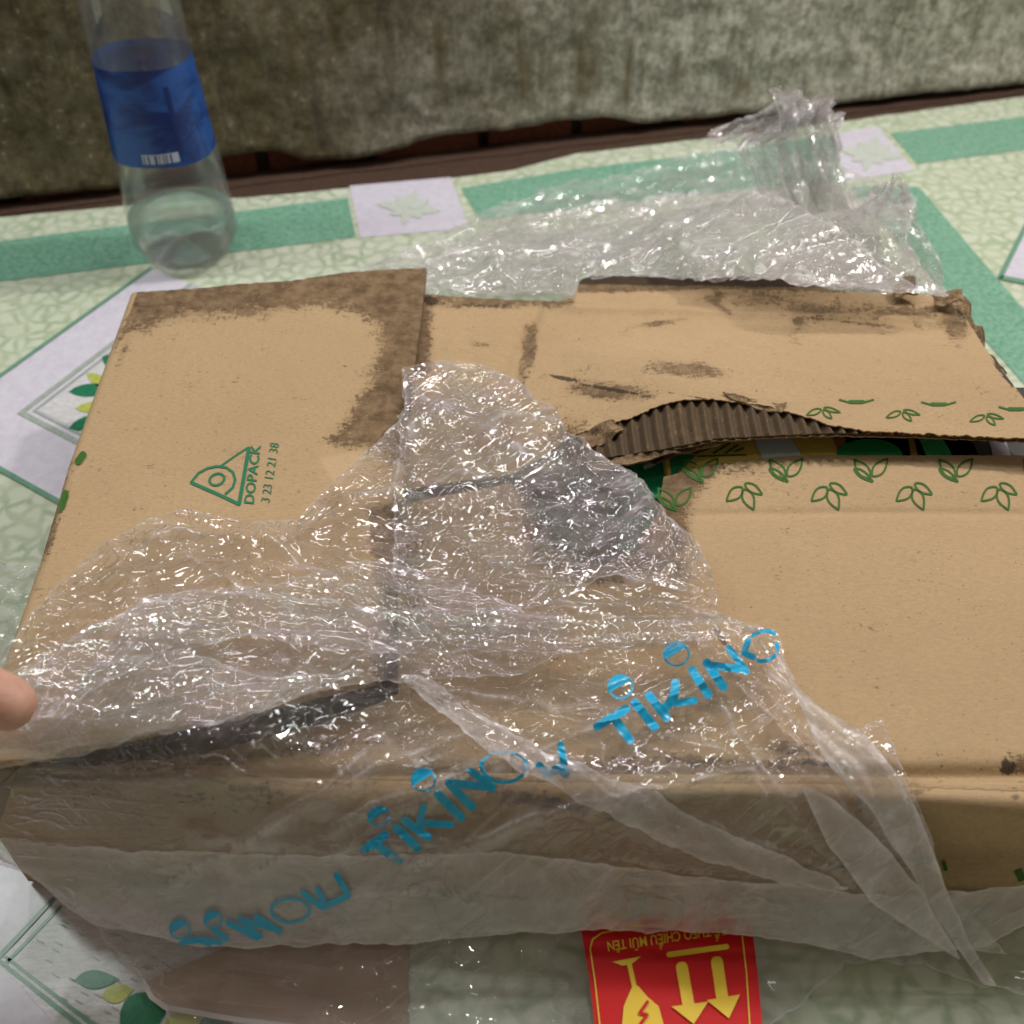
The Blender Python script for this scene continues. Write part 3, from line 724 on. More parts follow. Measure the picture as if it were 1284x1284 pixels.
# roll of the left edge where the side turns into the flap
le = polyline([(172, 366), (135, 470), (96, 580), (62, 700), (28, 800), (-34, 962)], 160)
lx, ly, lz = on_surf(le[:, 0], le[:, 1], zL)
ths = np.linspace(0, 1, 10)[:, None] * math.pi / 2
Xr = lx[None] - .0045 * np.sin(ths); Zr = lz[None] - .0045 * (1 - np.cos(ths)); Yr = ly[None] + 0 * ths
Xr = np.vstack([Xr, Xr[-1:] - .0005]); Zr = np.vstack([Zr, Zr[-1:] - .025]); Yr = np.vstack([Yr, Yr[-1:]])
rp = proj(Xr, Yr, Zr)
sr = mx(dab(rp[0], rp[1], 65, 660, 14, 70, 16, .6), dab(rp[0], rp[1], 160, 420, 14, 50, 20, .6))
solid('folded_edge', Xr, Yr, Zr, .003, M_card, carton, {'stain': sr, 'grime': sr * .4, 'pale': sr * 0}, (.7, 0, -.7))

# torn strips on the right rear corner
def scrap(name, pts, z, m, parent, seed, curl=.006, label=None):
    G = coons(*pts, 40, 16); x, y = Pa(G[..., 0], G[..., 1], z)
    zz = z + curl * fbm(x * 60, y * 60, seed, 3) + .002
    o = solid(name, x, y, zz, .0008, m, parent, {'stain': 0 * x + .6, 'grime': 0 * x + .3, 'pale': 0 * x})
    if label: o['label'] = label
scrap('torn_strip', ([(1186, 372), (1215, 392)], [(1215, 392), (1243, 450), (1262, 470)], [(1205, 420), (1262, 470)], [(1186, 372), (1205, 420)]), .064, M_card, carton, 3)
scrap('torn_strip', ([(1118, 362), (1138, 352)], [(1138, 352), (1150, 374)], [(1122, 376), (1150, 374)], [(1118, 362), (1122, 376)]), .074, M_card, carton, 5)
scrap('torn_strip', ([(1168, 372), (1200, 370)], [(1200, 370), (1204, 384)], [(1172, 382), (1204, 384)], [(1168, 372), (1172, 382)]), .076, M_card, carton, 8)
scrap('torn_paper', ([(722, 548), (770, 534)], [(770, 534), (782, 548)], [(735, 566), (782, 548)], [(722, 548), (735, 566)]), .074, M_card, carton, 21, .004)
scrap('torn_paper', ([(905, 498), (985, 512)], [(985, 512), (980, 520)], [(915, 506), (980, 520)], [(905, 498), (915, 506)]), .083, M_card, carton, 23, .003)
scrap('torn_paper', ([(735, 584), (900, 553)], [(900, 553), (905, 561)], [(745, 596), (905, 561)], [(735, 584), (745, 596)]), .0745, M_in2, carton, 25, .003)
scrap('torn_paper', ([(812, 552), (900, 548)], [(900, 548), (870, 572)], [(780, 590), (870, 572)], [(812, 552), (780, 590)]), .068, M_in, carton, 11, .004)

# printed marks
def leafline(a, b, w):
    L = leaf_poly(a, b, w, 12); return (L + [L[0]], 2.4)
def motif(x, y, flip, ky=1.0, s=1.0):
    if not flip: g = [((0, 0), (-20, 17), 7), ((3, -5), (25, 9), 5), ((2, 2), (14, 28), 7)]
    else: g = [((0, 10), (-20, -13), 7), ((3, 8), (22, -14), 7), ((-20, -2), (4, 15), 4)]
    return [leafline((x + a[0] * s, y + a[1] * ky * s), (x + b[0] * s, y + b[1] * ky * s), w * s * (1 if ky == 1 else .5)) for a, b, w in g]
for k in range(4):
    mesh('leaf_print', *ribbon_px(motif(931 + 106.5 * k, 611, False), zFl, .0003), M_green, ff, False)
for k in range(-1, 5):
    if k == -1: mesh('leaf_print', *ribbon_px(motif(845, 625, True), zFl, .0003), M_green, ff, False); continue
    mesh('leaf_print', *ribbon_px(motif(878 + 106.5 * k, 589, True), zFl, .0003), M_green, ff, False)
for x, y in ((1030, 513), (1130, 516), (1235, 521)):
    mesh('leaf_print', *ribbon_px([(p_, 1.8) for p_, _ in motif(x, y, False, .45, .95)], zRl, .0003), M_green, rf, False)
for x, y in ((1075, 503), (1178, 506), (1275, 512)):
    mesh('leaf_print', *ribbon_px([([(x - 22, y - 2), (x - 8, y + 2), (x + 6, y + 2), (x + 20, y - 2)], 2.2), ([(x - 10, y), (x + 8, y)], 3)], zRl, .0003), M_green, rf, False)
lg = [([(240, 605), (270, 618), (300, 632)], 4.2), ([(300, 631), (306, 597), (312, 562)], 4.6), ([(311, 561), (294, 572), (277, 584)], 2.2),
      ([(240, 604), (249, 593), (260, 587), (272, 584.5), (284, 586), (292, 592), (295, 601), (292, 611), (283, 619)], 3.0), (arc(272, 601, 9.5, 7, 0, 360, 28, -20), 3.0)]
mesh('triangle_logo', *ribbon_px(lg, zL, .0003), M_green2, lf, False)
mesh('logo_lettering', *text_px('DOPACK', (318, 632), (327, 558), 12.5, zL, .0003, -1, .018), M_green2, lf, False)
mesh('number_print', *text_px('3 23 12 21 38', (338, 630), (350, 556), 11.5, zL, .0003, -1, .0), M_green2, lf, False)
for pts, wd in (([(104, 570), (98, 578)], 9), ([(82, 618), (78, 634)], 8), ([(84, 622), (76, 640)], 4)):
    mesh('leaf_print', *ribbon_px([(pts, wd)], lambda x, y: zL(x, y), .0006), M_green, lf, False)
def front_mark(lines, m=M_green, off=.0):
    V_ = []; F_ = []
    for pts, wd in lines:
        q = polyline(pts, 20); t = np.gradient(q, axis=0); t /= np.hypot(t[:, 0], t[:, 1])[:, None] + 1e-9; n_ = np.stack([-t[:, 1], t[:, 0]], 1)
        b = len(V_)
        for i in range(len(q)):
            for s in (-.5, .5):
                a = q[i] + n_[i] * wd * s; d = ray(*a); xg = 0
                # meet the front side: vertical plane through its surface near this x
                Y0 = .17
                for _ in range(4):
                    tt_ = Y0 / d[1]; X0 = d[0] * tt_; Z0 = CAMZ + d[2] * tt_
                    row = int(np.argmin(abs(Zs[:, 150] - Z0))); col = int(np.argmin(abs(Xs[row] - X0))); Y0 = Ys[row, col] - .0005
                tt_ = Y0 / d[1]; V_.append((d[0] * tt_, Y0, CAMZ + d[2] * tt_))
        for i in range(len(q) - 1): F_.append([b + 2 * i, b + 2 * i + 1, b + 2 * i + 3, b + 2 * i + 2])
    return V_, F_
for ls in ([([(1120, 1079), (1160, 1080)], 2)], [(arc(1158, 1088, 17, 12, 150, 350), 2.2)], [([(1183, 1080), (1186, 1092)], 5)], [([(1128, 1087), (1140, 1085)], 3)],
     [([(1040, 1084), (1056, 1088), (1062, 1084)], 2)], [([(985, 1086), (1000, 1090), (1018, 1084)], 2)], [([(1275, 1100), (1284, 1096)], 14)]):
    mesh('pot_print', *front_mark(ls), M_green, fs, False)

# ------------------------------------------------------------------ goods inside the box
def pack(name, label, cpx, cpy, z, size, rz, body_col, patches, cat='package'):
    c = P(cpx, cpy, z); t = thing(name, label, cat, (float(c[0]), float(c[1]), .004))
    h = z - .005
    box('carton', (c[0], c[1], .0045 + h / 2), (size[0], size[1], h), simple(name + '_skin', body_col, .35, .5), t, rz, .002)
    zt = .0045 + h
    for nm, pts, col in patches:
        x, y = Pa([a for a, b in pts], [b for a, b in pts], zt + .0004)
        mesh(nm, np.stack([x, y, 0 * x + zt + .0004], 1), [list(range(len(pts)))[::-1]], simple(nm + '_ink', col, .3, .5), t, False)
    return t, zt
pk, zt = pack('drink_pack', 'yellow drink carton with green script lying inside the box', 948, 585, .0655, (.078, .12, .05), .03, (.85, .64, .15),
     [('blue_panel', [(940, 540), (985, 538), (1010, 580), (960, 582)], (.7, .85, .92)), ('green_corner', [(840, 575), (868, 560), (880, 564), (842, 600)], (.03, .28, .10))])
mesh('script_print', *ribbon_px([([(880, 566), (900, 556)], 2.5), ([(895, 568), (915, 556)], 2.5), ([(910, 568), (925, 558)], 2.5), ([(922, 566), (932, 562)], 2.5), ([(875, 572), (935, 570)], 1.6)], flat(zt), .0008), M_green, pk, False)
pk, zt = pack('drink_pack', 'dark green and brown drink carton inside the box right of the yellow one', 1090, 588, .065, (.105, .12, .046), -.02, (.42, .20, .08),
     [('green_circle', arc(1090, 572, 42, 22, 0, 350, 20), (.03, .38, .10)), ('orange_panel', [(1138, 545), (1150, 545), (1170, 590), (1145, 590)], (.55, .28, .07))])
pk, zt = pack('drink_pack', 'green drink carton with a lilac end at the right of the box opening', 1215, 590, .065, (.10, .12, .046), .02, (.04, .035, .03),
     [('green_panel', [(1145, 545), (1180, 545), (1205, 590), (1155, 590)], (.06, .55, .18)), ('lilac_panel', [(1238, 545), (1258, 545), (1275, 590), (1250, 590)], (.6, .52, .66))])
pk, zt = pack('drink_pack', 'glossy green wrapped pack showing at the left end of the opening', 838, 590, .061, (.030, .03, .045), .25, (.02, .30, .12),
     [('white_streak', [(806, 584), (850, 566), (852, 570), (808, 589)], (.75, .8, .75)), ('yellow_edge', [(800, 575), (840, 560), (842, 563), (801, 579)], (.5, .5, .1))])

# ------------------------------------------------------------------ plastic wrap
def billow(x, y, seed): return np.abs(perlin(x, y, seed))
def crumple(X, Y, seed, a1=.0042, a2=.0021, a3=.0005, s1=.034, s2=.014, s3=.0055):
    wx = X + .012 * perlin(X / .03, Y / .03, seed + 1) + .004 * perlin(X / .009, Y / .009, seed + 2)
    wy = Y + .012 * perlin(X / .03 + 9, Y / .03, seed + 3) + .004 * perlin(X / .009, Y / .009 + 7, seed + 4)
    h = a1 * billow(wx / s1, wy / s1, seed + 5) + a2 * billow(wx / s2, wy / s2, seed + 6) + a3 * billow(wx / s3, wy / s3, seed + 7)
    m = sm(-.25, .45, perlin(X / .05, Y / .05, seed + 8))
    # flat-faceted creases: triangle waves along random directions
    for k in range(5):
        rs_ = np.random.RandomState(seed * 13 + k); an = rs_.rand() * 3.14; L = .012 + .02 * rs_.rand()
        q = (wx * math.cos(an) + wy * math.sin(an)) / L + rs_.rand()
        h = h + .0025 * np.abs((q % 1) - .5) * sm(-.1, .4, perlin(X / .04 + k, Y / .04, seed + 20 + k)) * (L / .012)
    return h, m
def folds(X, Y, ang, wl, lg_, seed):
    c, s = math.cos(ang), math.sin(ang); u = X * c + Y * s; v = -X * s + Y * c
    v = v + .004 * perlin(u / .05, v / .03, seed + 1)
    return billow(u / lg_, v / wl, seed) + .5 * billow(u / (lg_ * .6), v / (wl * .45), seed + 2)
def film_sheet(name, poly, base, m, parent, step, seed, amp=1.0, off=.002, rag=3.0, extra=None, edge_w=1.0, label=None, white=None):
    poly = np.array(poly, float)
    xs, ys = [], []
    for z in (0.0, .11):
        a, b = Pa(poly[:, 0], poly[:, 1], z); xs += [a.min(), a.max()]; ys += [b.min(), b.max()]
    gx = np.arange(min(xs), max(xs), step); gy = np.arange(min(ys), max(ys), step)
    X, Y = np.meshgrid(gx, gy)
    h, mm = crumple(X, Y, seed)
    A = amp(X, Y) if callable(amp) else amp
    Z = base(X, Y) + off + h * A * (.45 + .75 * mm)
    if extra is not None: Z = Z + extra(X, Y)
    Z = np.maximum(Z, .0016)
    PX, PY = proj(X, Y, Z)
    S = sdist(PX, PY, poly) + rag * fbm(X * 120, Y * 120, seed + 50, 4) + rag * 1.2 * perlin(X * 40, Y * 40, seed + 55)
    ny, nx = X.shape; idx = np.arange(nx * ny).reshape(ny, nx)
    a, b, c, d = idx[:-1, :-1].ravel(), idx[:-1, 1:].ravel(), idx[1:, 1:].ravel(), idx[1:, :-1].ravel()
    T = np.concatenate([np.stack([a, b, c], 1), np.stack([a, c, d], 1)])
    s = S.ravel(); inn = s[T] > 0; cnt = inn.sum(1)
    V0 = np.stack([X.ravel(), Y.ravel(), Z.ravel()], 1)
    full = T[cnt == 3]; used = np.unique(T[cnt > 0]); mp = -np.ones(len(V0), int); mp[used] = np.arange(len(used))
    V = V0[used].tolist(); sv = list(s[used]); F = mp[full].tolist(); cache = {}
    def cut(i, j):
        k = (i, j) if i < j else (j, i)
        if k in cache: return cache[k]
        t = s[i] / (s[i] - s[j]); p = V0[i] + (V0[j] - V0[i]) * t; V.append(p.tolist()); sv.append(0.0); cache[k] = len(V) - 1; return cache[k]
    for t3, in3 in zip(T[(cnt > 0) & (cnt < 3)], inn[(cnt > 0) & (cnt < 3)]):
        out = []
        for k in range(3):
            i, j = int(t3[k]), int(t3[(k + 1) % 3])
            if in3[k]: out.append(int(mp[i]))
            if in3[k] != in3[(k + 1) % 3]: out.append(cut(i, j))
        if len(out) >= 3: F.append(out)
    V = np.array(V); sv = np.array(sv)
    usedf = np.zeros(len(V), bool)
    for f in F: usedf[f] = True
    mp2 = np.cumsum(usedf) - 1; V = V[usedf]; sv = sv[usedf]; F = [[int(mp2[i]) for i in f] for f in F]
    ed = np.exp(-sv / (2.2 * edge_w))
    if white is not None: ed = np.clip(ed + white(V[:, 0], V[:, 1]), 0, 1)
    o = mesh(name, V, F, m, parent, True, {'edge': ed, 'calm': sm(.178, .162, V[:, 1])})
    if label: o['label'] = label
    def zf(x, y):
        fx_ = np.clip((x - gx[0]) / step, 0, nx - 1.001); fy_ = np.clip((y - gy[0]) / step, 0, ny - 1.001)
        i = fx_.astype(int); j = fy_.astype(int); u = fx_ - i; v = fy_ - j
        return (Z[j, i] * (1 - u) + Z[j, i + 1] * u) * (1 - v) + (Z[j + 1, i] * (1 - u) + Z[j + 1, i + 1] * u) * v
    return o, zf

def drape(x, y):       # over the box top, over its front edge and down to the floor
    L = sm(-.02, -.06, x)
    T = .0725 * (1 - L) + (zL(x, y) + .0005) * L
    T = T + .0085 * sm(.36, .42, y) * 0
    yf = .1655 + .0 * x
    s = sm(yf - .030, yf + .010, y)
    return T * s + .003 * (1 - s)
CREASES = [([(560, 930), (700, 985), (860, 1040), (1010, 1090), (1160, 1125)], .9), ([(700, 960), (820, 1020), (930, 1060), (1040, 1100)], .8), ([(900, 900), (960, 990), (1040, 1090), (1130, 1180)], .9), ([(950, 880), (1030, 960), (1110, 1060), (1175, 1165)], .9),
  ([(930, 820), (1000, 900), (1090, 960), (1150, 1060)], .9), ([(500, 1130), (620, 1105), (760, 1085), (900, 1110)], .8), ([(160, 1000), (300, 985), (430, 1000), (560, 960)], .8), ([(700, 880), (800, 930), (900, 950), (960, 1010)], .7), ([(120, 1090), (260, 1100), (420, 1120), (600, 1140)], .8),
  ([(492, 640), (520, 560), (548, 524), (600, 552), (660, 590)], 1.0), ([(515, 505), (560, 530), (620, 545), (665, 552), (708, 546)], 1.0), ([(640, 476), (662, 500), (690, 522), (714, 550)], 1.0),
  ([(500, 470), (560, 486), (620, 520), (660, 545)], .7), ([(445, 640), (520, 628), (600, 622), (680, 598)], .8), ([(20, 800), (90, 730), (180, 700), (260, 690)], .7), ([(240, 720), (330, 770), (420, 800), (560, 806), (700, 800)], 1.2),
  ([(170, 770), (300, 760), (480, 790), (700, 775), (960, 790)], 1.0), ([(150, 830), (240, 800), (380, 812), (520, 835)], .9), ([(480, 842), (540, 880), (600, 915), (700, 975), (850, 1060)], 1.2), ([(330, 700), (420, 740), (480, 800)], .8),
  ([(600, 720), (720, 725), (860, 760)], .9), ([(640, 690), (740, 640), (800, 612)], 1.2), ([(660, 700), (760, 650), (815, 622)], 1.0), ([(700, 720), (790, 665), (826, 642)], 1.0), ([(560, 880), (700, 905), (830, 900)], .9),
  ([(215, 1125), (320, 1060), (400, 1010), (480, 950)], 1.4), ([(340, 1050), (420, 1005), (500, 970), (620, 925)], 1.4), ([(430, 1080), (520, 1020), (600, 985)], 1.4), ([(330, 1100), (430, 1045), (540, 1000), (760, 930), (900, 870)], 1.4),
  ([(520, 1095), (640, 1050), (760, 1015), (940, 985)], 1.4), ([(250, 1060), (420, 1075), (560, 1070)], 1.4), ([(840, 800), (930, 880), (1010, 960), (1080, 1070), (1150, 1160)], 1.0), ([(870, 720), (930, 790), (990, 870), (1060, 1000)], .9), ([(60, 930), (180, 905), (330, 870), (470, 842)], 1.2)]
def creases(X, Y):
    px, py = proj(X, Y, drape(X, Y)); h = np.zeros(X.shape)
    wob = 6 * perlin(X * 60, Y * 60, 191); px = px + wob; py = py + 6 * perlin(X * 60 + 5, Y * 60, 192)
    for pts, a in CREASES:
        P0 = np.array(pts, float); d = np.full(X.shape, 1e9)
        x0, y0 = P0.min(0) - 30; x1, y1 = P0.max(0) + 30
        sel = (px > x0) & (px < x1) & (py > y0) & (py < y1); u, v = px[sel], py[sel]; dd = np.full(u.shape, 1e9)
        for k in range(len(P0) - 1):
            (ax, ay), (bx, by) = P0[k], P0[k + 1]; ex, ey = bx - ax, by - ay
            t = np.clip(((u - ax) * ex + (v - ay) * ey) / (ex * ex + ey * ey), 0, 1); dd = np.minimum(dd, np.hypot(u - ax - t * ex, v - ay - t * ey))
        h[sel] = np.maximum(h[sel], a * (.0022 * np.exp(-dd / 4.0) + .0018 * np.exp(-(dd / 22) ** 2)))
    return h
wc = P(560, 850, 0)
wrap = thing('plastic_wrap', 'crinkled clear plastic wrap with blue lettering, torn open over the front of the box', 'plastic wrap', tuple(float(q) for q in wc))
topfold = lambda X, Y: .004 * folds(X, Y, .15, .016, .12, 71) * sm(.18, .22, Y) * sm(.12, .02, X) 
def fr_folds(X, Y):
    return .0022 * folds(X, Y, .62, .009, .14, 73) * sm(.26, .22, Y) + .0016 * folds(X, Y, -.55, .008, .12, 75) * sm(.0, .08, X)
polyA = [(-60, 960), (-20, 840), (18, 800), (62, 742), (120, 690), (180, 652), (235, 636), (290, 652), (372, 652), (420, 600), (470, 560), (508, 520), (506, 462), (560, 452), (612, 458), (650, 478), (668, 500), (700, 512), (708, 545), (760, 575), (808, 602), (826, 640), (870, 672), (893, 712), (900, 770), (975, 790), (1000, 870), (1050, 920), (1105, 905), (1140, 980), (1172, 1060), (1188, 1120), (1230, 1160), (1262, 1196), (1180, 1190), (1090, 1196), (950, 1166), (730, 1162), (500, 1176), (250, 1184), (110, 1150), (40, 1100), (-60, 1060)]
amA = lambda X, Y: (.22 + 1.0 * sm(.19, .30, Y + .35 * (X + .05)*0 + .0) ) * (.55 + .6 * sm(.10, .0, X))
fA, zA = film_sheet('film_sheet', polyA, drape, M_film, wrap, .00062, 100, amA, .0015, 2.5, lambda X, Y: topfold(X, Y) + fr_folds(X, Y) + creases(X, Y), 1.0, None, lambda x, y: .85 * np.clip((creases(x, y) - .0016) / .0013, 0, 1) * (.35 + .65 * sm(-.2, .3, perlin(x * 70, y * 70, 77))))
# second ply over the top, gathered by the hand
polyB = [(-60, 980), (-10, 860), (90, 800), (200, 745), (330, 735), (470, 700), (600, 745), (690, 775), (700, 815), (640, 850), (560, 850), (480, 850), (330, 890), (160, 930)]
film_sheet('film_sheet', polyB, lambda x, y: drape(x, y) + .007, M_film, wrap, .0007, 200, .9, .001, 5.0, lambda X, Y: .004 * folds(X, Y, -.1, .010, .16, 81))
# small ply standing over the gap in the middle
polyC = [(505, 470), (560, 452), (640, 470), (712, 540), (800, 600), (880, 690), (860, 740), (760, 720), (700, 760), (560, 770), (492, 730), (500, 600)]
film_sheet('film_sheet', polyC, lambda x, y: .0745 + 0 * x, M_film, wrap, .0006, 300, .9, .0045, 5.0, lambda X, Y: .003 * folds(X, Y, .9, .012, .09, 83))
polyH = [(10, 860), (120, 775), (230, 745), (330, 742), (480, 765), (700, 772), (900, 772), (960, 790), (880, 806), (700, 818), (480, 820), (320, 795), (210, 815), (110, 870), (40, 930)]
film_sheet('film_sheet', polyH, lambda x, y: drape(x, y) + .011, M_filmh, wrap, .0007, 350, .5, .001, 6.0, lambda X, Y: .0055 * folds(X, Y, -.05, .006, .2, 95))
polyH2 = [(-30, 950), (60, 890), (130, 830), (220, 812), (330, 850), (470, 838), (330, 890), (160, 925), (60, 950)]
film_sheet('film_sheet', polyH2, lambda x, y: drape(x, y) + .010, M_filmh, wrap, .0007, 360, .5, .001, 5.0, lambda X, Y: .003 * folds(X, Y, .3, .007, .2, 97))
# milky ply over the front edge
polyD = [(-60, 1040), (60, 1062), (300, 1070), (480, 1074), (600, 1068), (740, 1082), (860, 1098), (1000, 1112), (1130, 1125), (1284, 1110), (1330, 1140), (1284, 1160), (1240, 1190), (1180, 1192), (1090, 1202), (950, 1172), (730, 1166), (500, 1182), (250, 1190), (110, 1155), (20, 1085), (-60, 1060)]
film_sheet('film_sheet', polyD, lambda x, y: drape(x, y) + .004, M_film2, wrap, .0007, 400, .35, .001, 3.0, lambda X, Y: .0025 * folds(X, Y, .5, .010, .16, 85))
polyD2 = [(470, 830), (500, 850), (560, 900), (640, 960), (740, 1010), (860, 1070), (980, 1105), (1080, 1120), (940, 1060), (800, 985), (700, 950), (620, 905), (540, 855)]
film_sheet('film_sheet', polyD2, lambda x, y: drape(x, y) + .0055, M_film2, wrap, .0007, 430, .3, .001, 5.0, lambda X, Y: .0025 * folds(X, Y, -.5, .008, .16, 86))
# twisted tail at the right
polyE = [(965, 800), (1010, 900), (1040, 960), (1085, 1010), (1130, 1075), (1160, 1130), (1200, 1190), (1232, 1236), (1252, 1238), (1215, 1180), (1190, 1120), (1165, 1050), (1130, 975), (1085, 920), (1030, 890), (990, 850)]
film_sheet('film_tail', polyE, lambda x, y: drape(x, y) + .007, M_film2, wrap, .0006, 500, .4, .001, 2.0, lambda X, Y: .004 * folds(X, Y, -.9, .007, .2, 87), 2.0)
polyE2 = [(1005, 985), (1040, 1000), (1100, 1050), (1150, 1110), (1180, 1160), (1215, 1215), (1180, 1190), (1090, 1130), (1040, 1060)]
film_sheet('film_tail', polyE2, lambda x, y: drape(x, y) + .010, M_film2, wrap, .0006, 520, .4, .001, 2.0, lambda X, Y: .003 * folds(X, Y, -.8, .008, .2, 88), 2.0)
# loose film on the floor in front
floorz = lambda x, y: .0045 + .008 * sm(.150, .170, y)
polyF = [(60, 1090), (300, 1140), (900, 1130), (1284, 1120), (1400, 1120), (1400, 1215), (1284, 1250), (1230, 1240), (1180, 1215), (1060, 1205), (1000, 1260), (900, 1340), (500, 1340), (240, 1340), (200, 1250), (130, 1180)]
fF, zF = film_sheet('film_sheet', polyF, floorz, M_film3, wrap, .0009, 600, .6, .0005, 5.0, lambda X, Y: .003 * folds(X, Y, -.2, .014, .12, 89))
polyG = [(-80, 700), (0, 702), (50, 712), (75, 730), (60, 790), (20, 850), (-80, 900)]
film_sheet('film_sheet', polyG, lambda x, y: .035 + .25 * (x + .2) , M_film3, wrap, .0008, 650, .9, .0005, 5.0)

# blue lettering printed on the wrap
Wd = 11
up_t = [([(749, 911), (785, 889)], Wd), ([(769, 899), (790, 928)], Wd), ([(796, 881), (821, 912)], Wd), ([(814, 872), (836, 900)], Wd), ([(847, 856), (845, 874), (834, 888)], Wd), ([(848, 882), (871, 878)], 9),
        ([(868, 840), (888, 871)], Wd), ([(886, 831), (907, 861)], Wd), ([(914, 813), (936, 842)], 9), ([(889, 834), (930, 839)], 10), ([(938, 803), (933, 819), (944, 824)], 8), (arc(959, 811, 21, 20, 225, 305), 5.5),
        (arc(954, 813, 21, 16, -22, 100), 5)]
mid_t = [([(457, 1065), (483, 1047)], Wd), ([(474, 1061), (500, 1080)], Wd), ([(497, 1038), (523, 1063)], Wd), ([(508, 1029), (537, 1050)], Wd), ([(531, 1012), (526, 1031)], 9), ([(529, 1032), (566, 1034)], 9),
         ([(549, 996), (578, 1025)], Wd), ([(563, 982), (592, 1012)], Wd), ([(565, 981), (618, 988)], 10), ([(590, 967), (618, 987)], 9), (arc(632, 960, 28, 21, -15, 195), 5), (arc(632, 960, 28, 17, 200, 340), 2.5),
         ([(676, 959), (687, 972), (707, 960)], 9), ([(703, 934), (710, 972)], 9), ([(695, 963), (709, 973)], 7)]
low_t = [([(380, 1120), (404, 1138), (436, 1124)], 8), ([(422, 1097), (436, 1122)], 8), ([(398, 1116), (408, 1134)], 7), (arc(364, 1142, 24, 15, 0, 360), 3.5), ([(322, 1150), (350, 1168)], 8), ([(302, 1153), (350, 1167)], 7), ([(286, 1157), (322, 1176)], 8), ([(300, 1152), (326, 1174)], 7),
         ([(228, 1182), (256, 1178), (276, 1182)], 7), ([(240, 1176), (262, 1184)], 6), ([(268, 1166), (284, 1178)], 7)]
def smile(cx, cy, r, th=2.6): 
    V1 = ribbon_px([(arc(cx, cy, r, r * .95, 0, 360, 40), th)], zA, LO)
    V2 = fill_px(arc(cx, cy, r, r * .95, 150, 325, 24), zA, LO + .0002); return [V1, V2]
LO = .0035
mesh('lettering', *join([ribbon_px(up_t, zA, LO)] + smile(778, 861, 15) + smile(848, 820, 15.5)), M_blue, wrap)
LO = .0025
mesh('lettering', *join([ribbon_px(mid_t, zA, LO)] + smile(531, 978, 14.5) + smile(475, 1024, 13)), M_blue, wrap)
LO = .0070
mesh('lettering', *join([ribbon_px(low_t, zA, LO)] + smile(225, 1165, 12) + smile(267, 1153, 11)), M_blue, wrap)

# sticker on the loose film
ZS = .0155
st0 = [(727, 1162), (735, 1158), (930, 1151), (941, 1156), (945, 1180), (955, 1300), (750, 1312), (745, 1284), (738, 1220)]
M_red = simple('red_sticker', (.55, .008, .008), .5, .2, .06); M_yel = simple('yellow_print', (.75, .50, .02), .4, .4, .05)
zst = lambda x, y: ZS + .0010 * np.sin(x * 60) + .0 * y
G = coons([(740, 1157), (830, 1153), (932, 1150)], [(932, 1150), (940, 1153), (943, 1162), (950, 1220), (960, 1330)], [(752, 1338), (960, 1330)], [(740, 1157), (731, 1160), (729, 1168), (738, 1220), (752, 1338)], 60, 50)
x, y, z = on_surf(G[..., 0], G[..., 1], zst)
stick = solid('sticker', x, y, z, .0003, M_red, wrap); stick['label'] = 'red and yellow handling sticker'
mesh('sticker_frame', *ribbon_px([([(757, 1330), (746, 1230), (740, 1190), (743, 1178), (754, 1170), (795, 1162), (905, 1151.5), (922, 1150.5), (929, 1158), (936, 1220), (943, 1330)], 1.8)], zst, .0004), M_yel, stick, False)
mesh('sticker_lettering', *text_px('ĐỂ THEO CHIỀU MŨI TÊN', (911, 1159), (761, 1181), 12.5, zst, .0004, -1, .012), M_yel, stick, False)
mesh('upright_arrows', *join([ribbon_px([([(839, 1197), (911, 1187)], 7)], zst, .0004),
     ribbon_px([([(855, 1213), (864, 1264)], 15), ([(899, 1206), (906, 1254)], 15)], zst, .0004),
     fill_px([(842, 1262), (888, 1256), (870, 1284)], zst, .0006), fill_px([(886, 1254), (928, 1247), (914, 1277)], zst, .0006)]), M_yel, stick, False)
mesh('glass_symbol', *join([fill_px([(768, 1206), (804, 1199), (792, 1209), (780, 1211)], zst, .0004), ribbon_px([([(789, 1208), (796, 1240)], 6)], zst, .0004),
     fill_px([(793, 1236), (800, 1236), (812, 1250), (826, 1262), (832, 1284), (834, 1320), (778, 1320), (780, 1284), (782, 1262)], zst, .0006)]), M_yel, stick, False)
mesh('crack_mark', *ribbon_px([([(812, 1256), (802, 1270), (812, 1272), (798, 1290)], 4)], zst, .0012), M_red, stick, False)

# paper on the floor at the lower left
M_pap = simple('brown_paper', (.42, .30, .23), .8, .2, .1); 
pp_ = coons([(182, 1232), (300, 1180), (512, 1160)], [(512, 1160), (512, 1310)], [(205, 1262), (300, 1278), (400, 1292), (512, 1300)], [(182, 1232), (190, 1250), (205, 1262)], 80, 40)
x, y = Pa(pp_[..., 0], pp_[..., 1], .0025); tag(solid('paper_sheet', x, y, .0025 + .0004 * fbm(x * 30, y * 30, 77, 2), .0004, M_pap),
    'brown paper sheet with a white edge lying on the floor below the box', 'paper')
po = D.objects['paper_sheet']
M_pe = simple('white_paper_edge', (.62, .55, .55), .7, .2, .05)
mesh('paper_edge', *ribbon_px([([(180, 1232), (190, 1250), (207, 1263), (300, 1279), (400, 1291), (512, 1297)], 7)], flat(.0033), 0), M_pe, po, False)

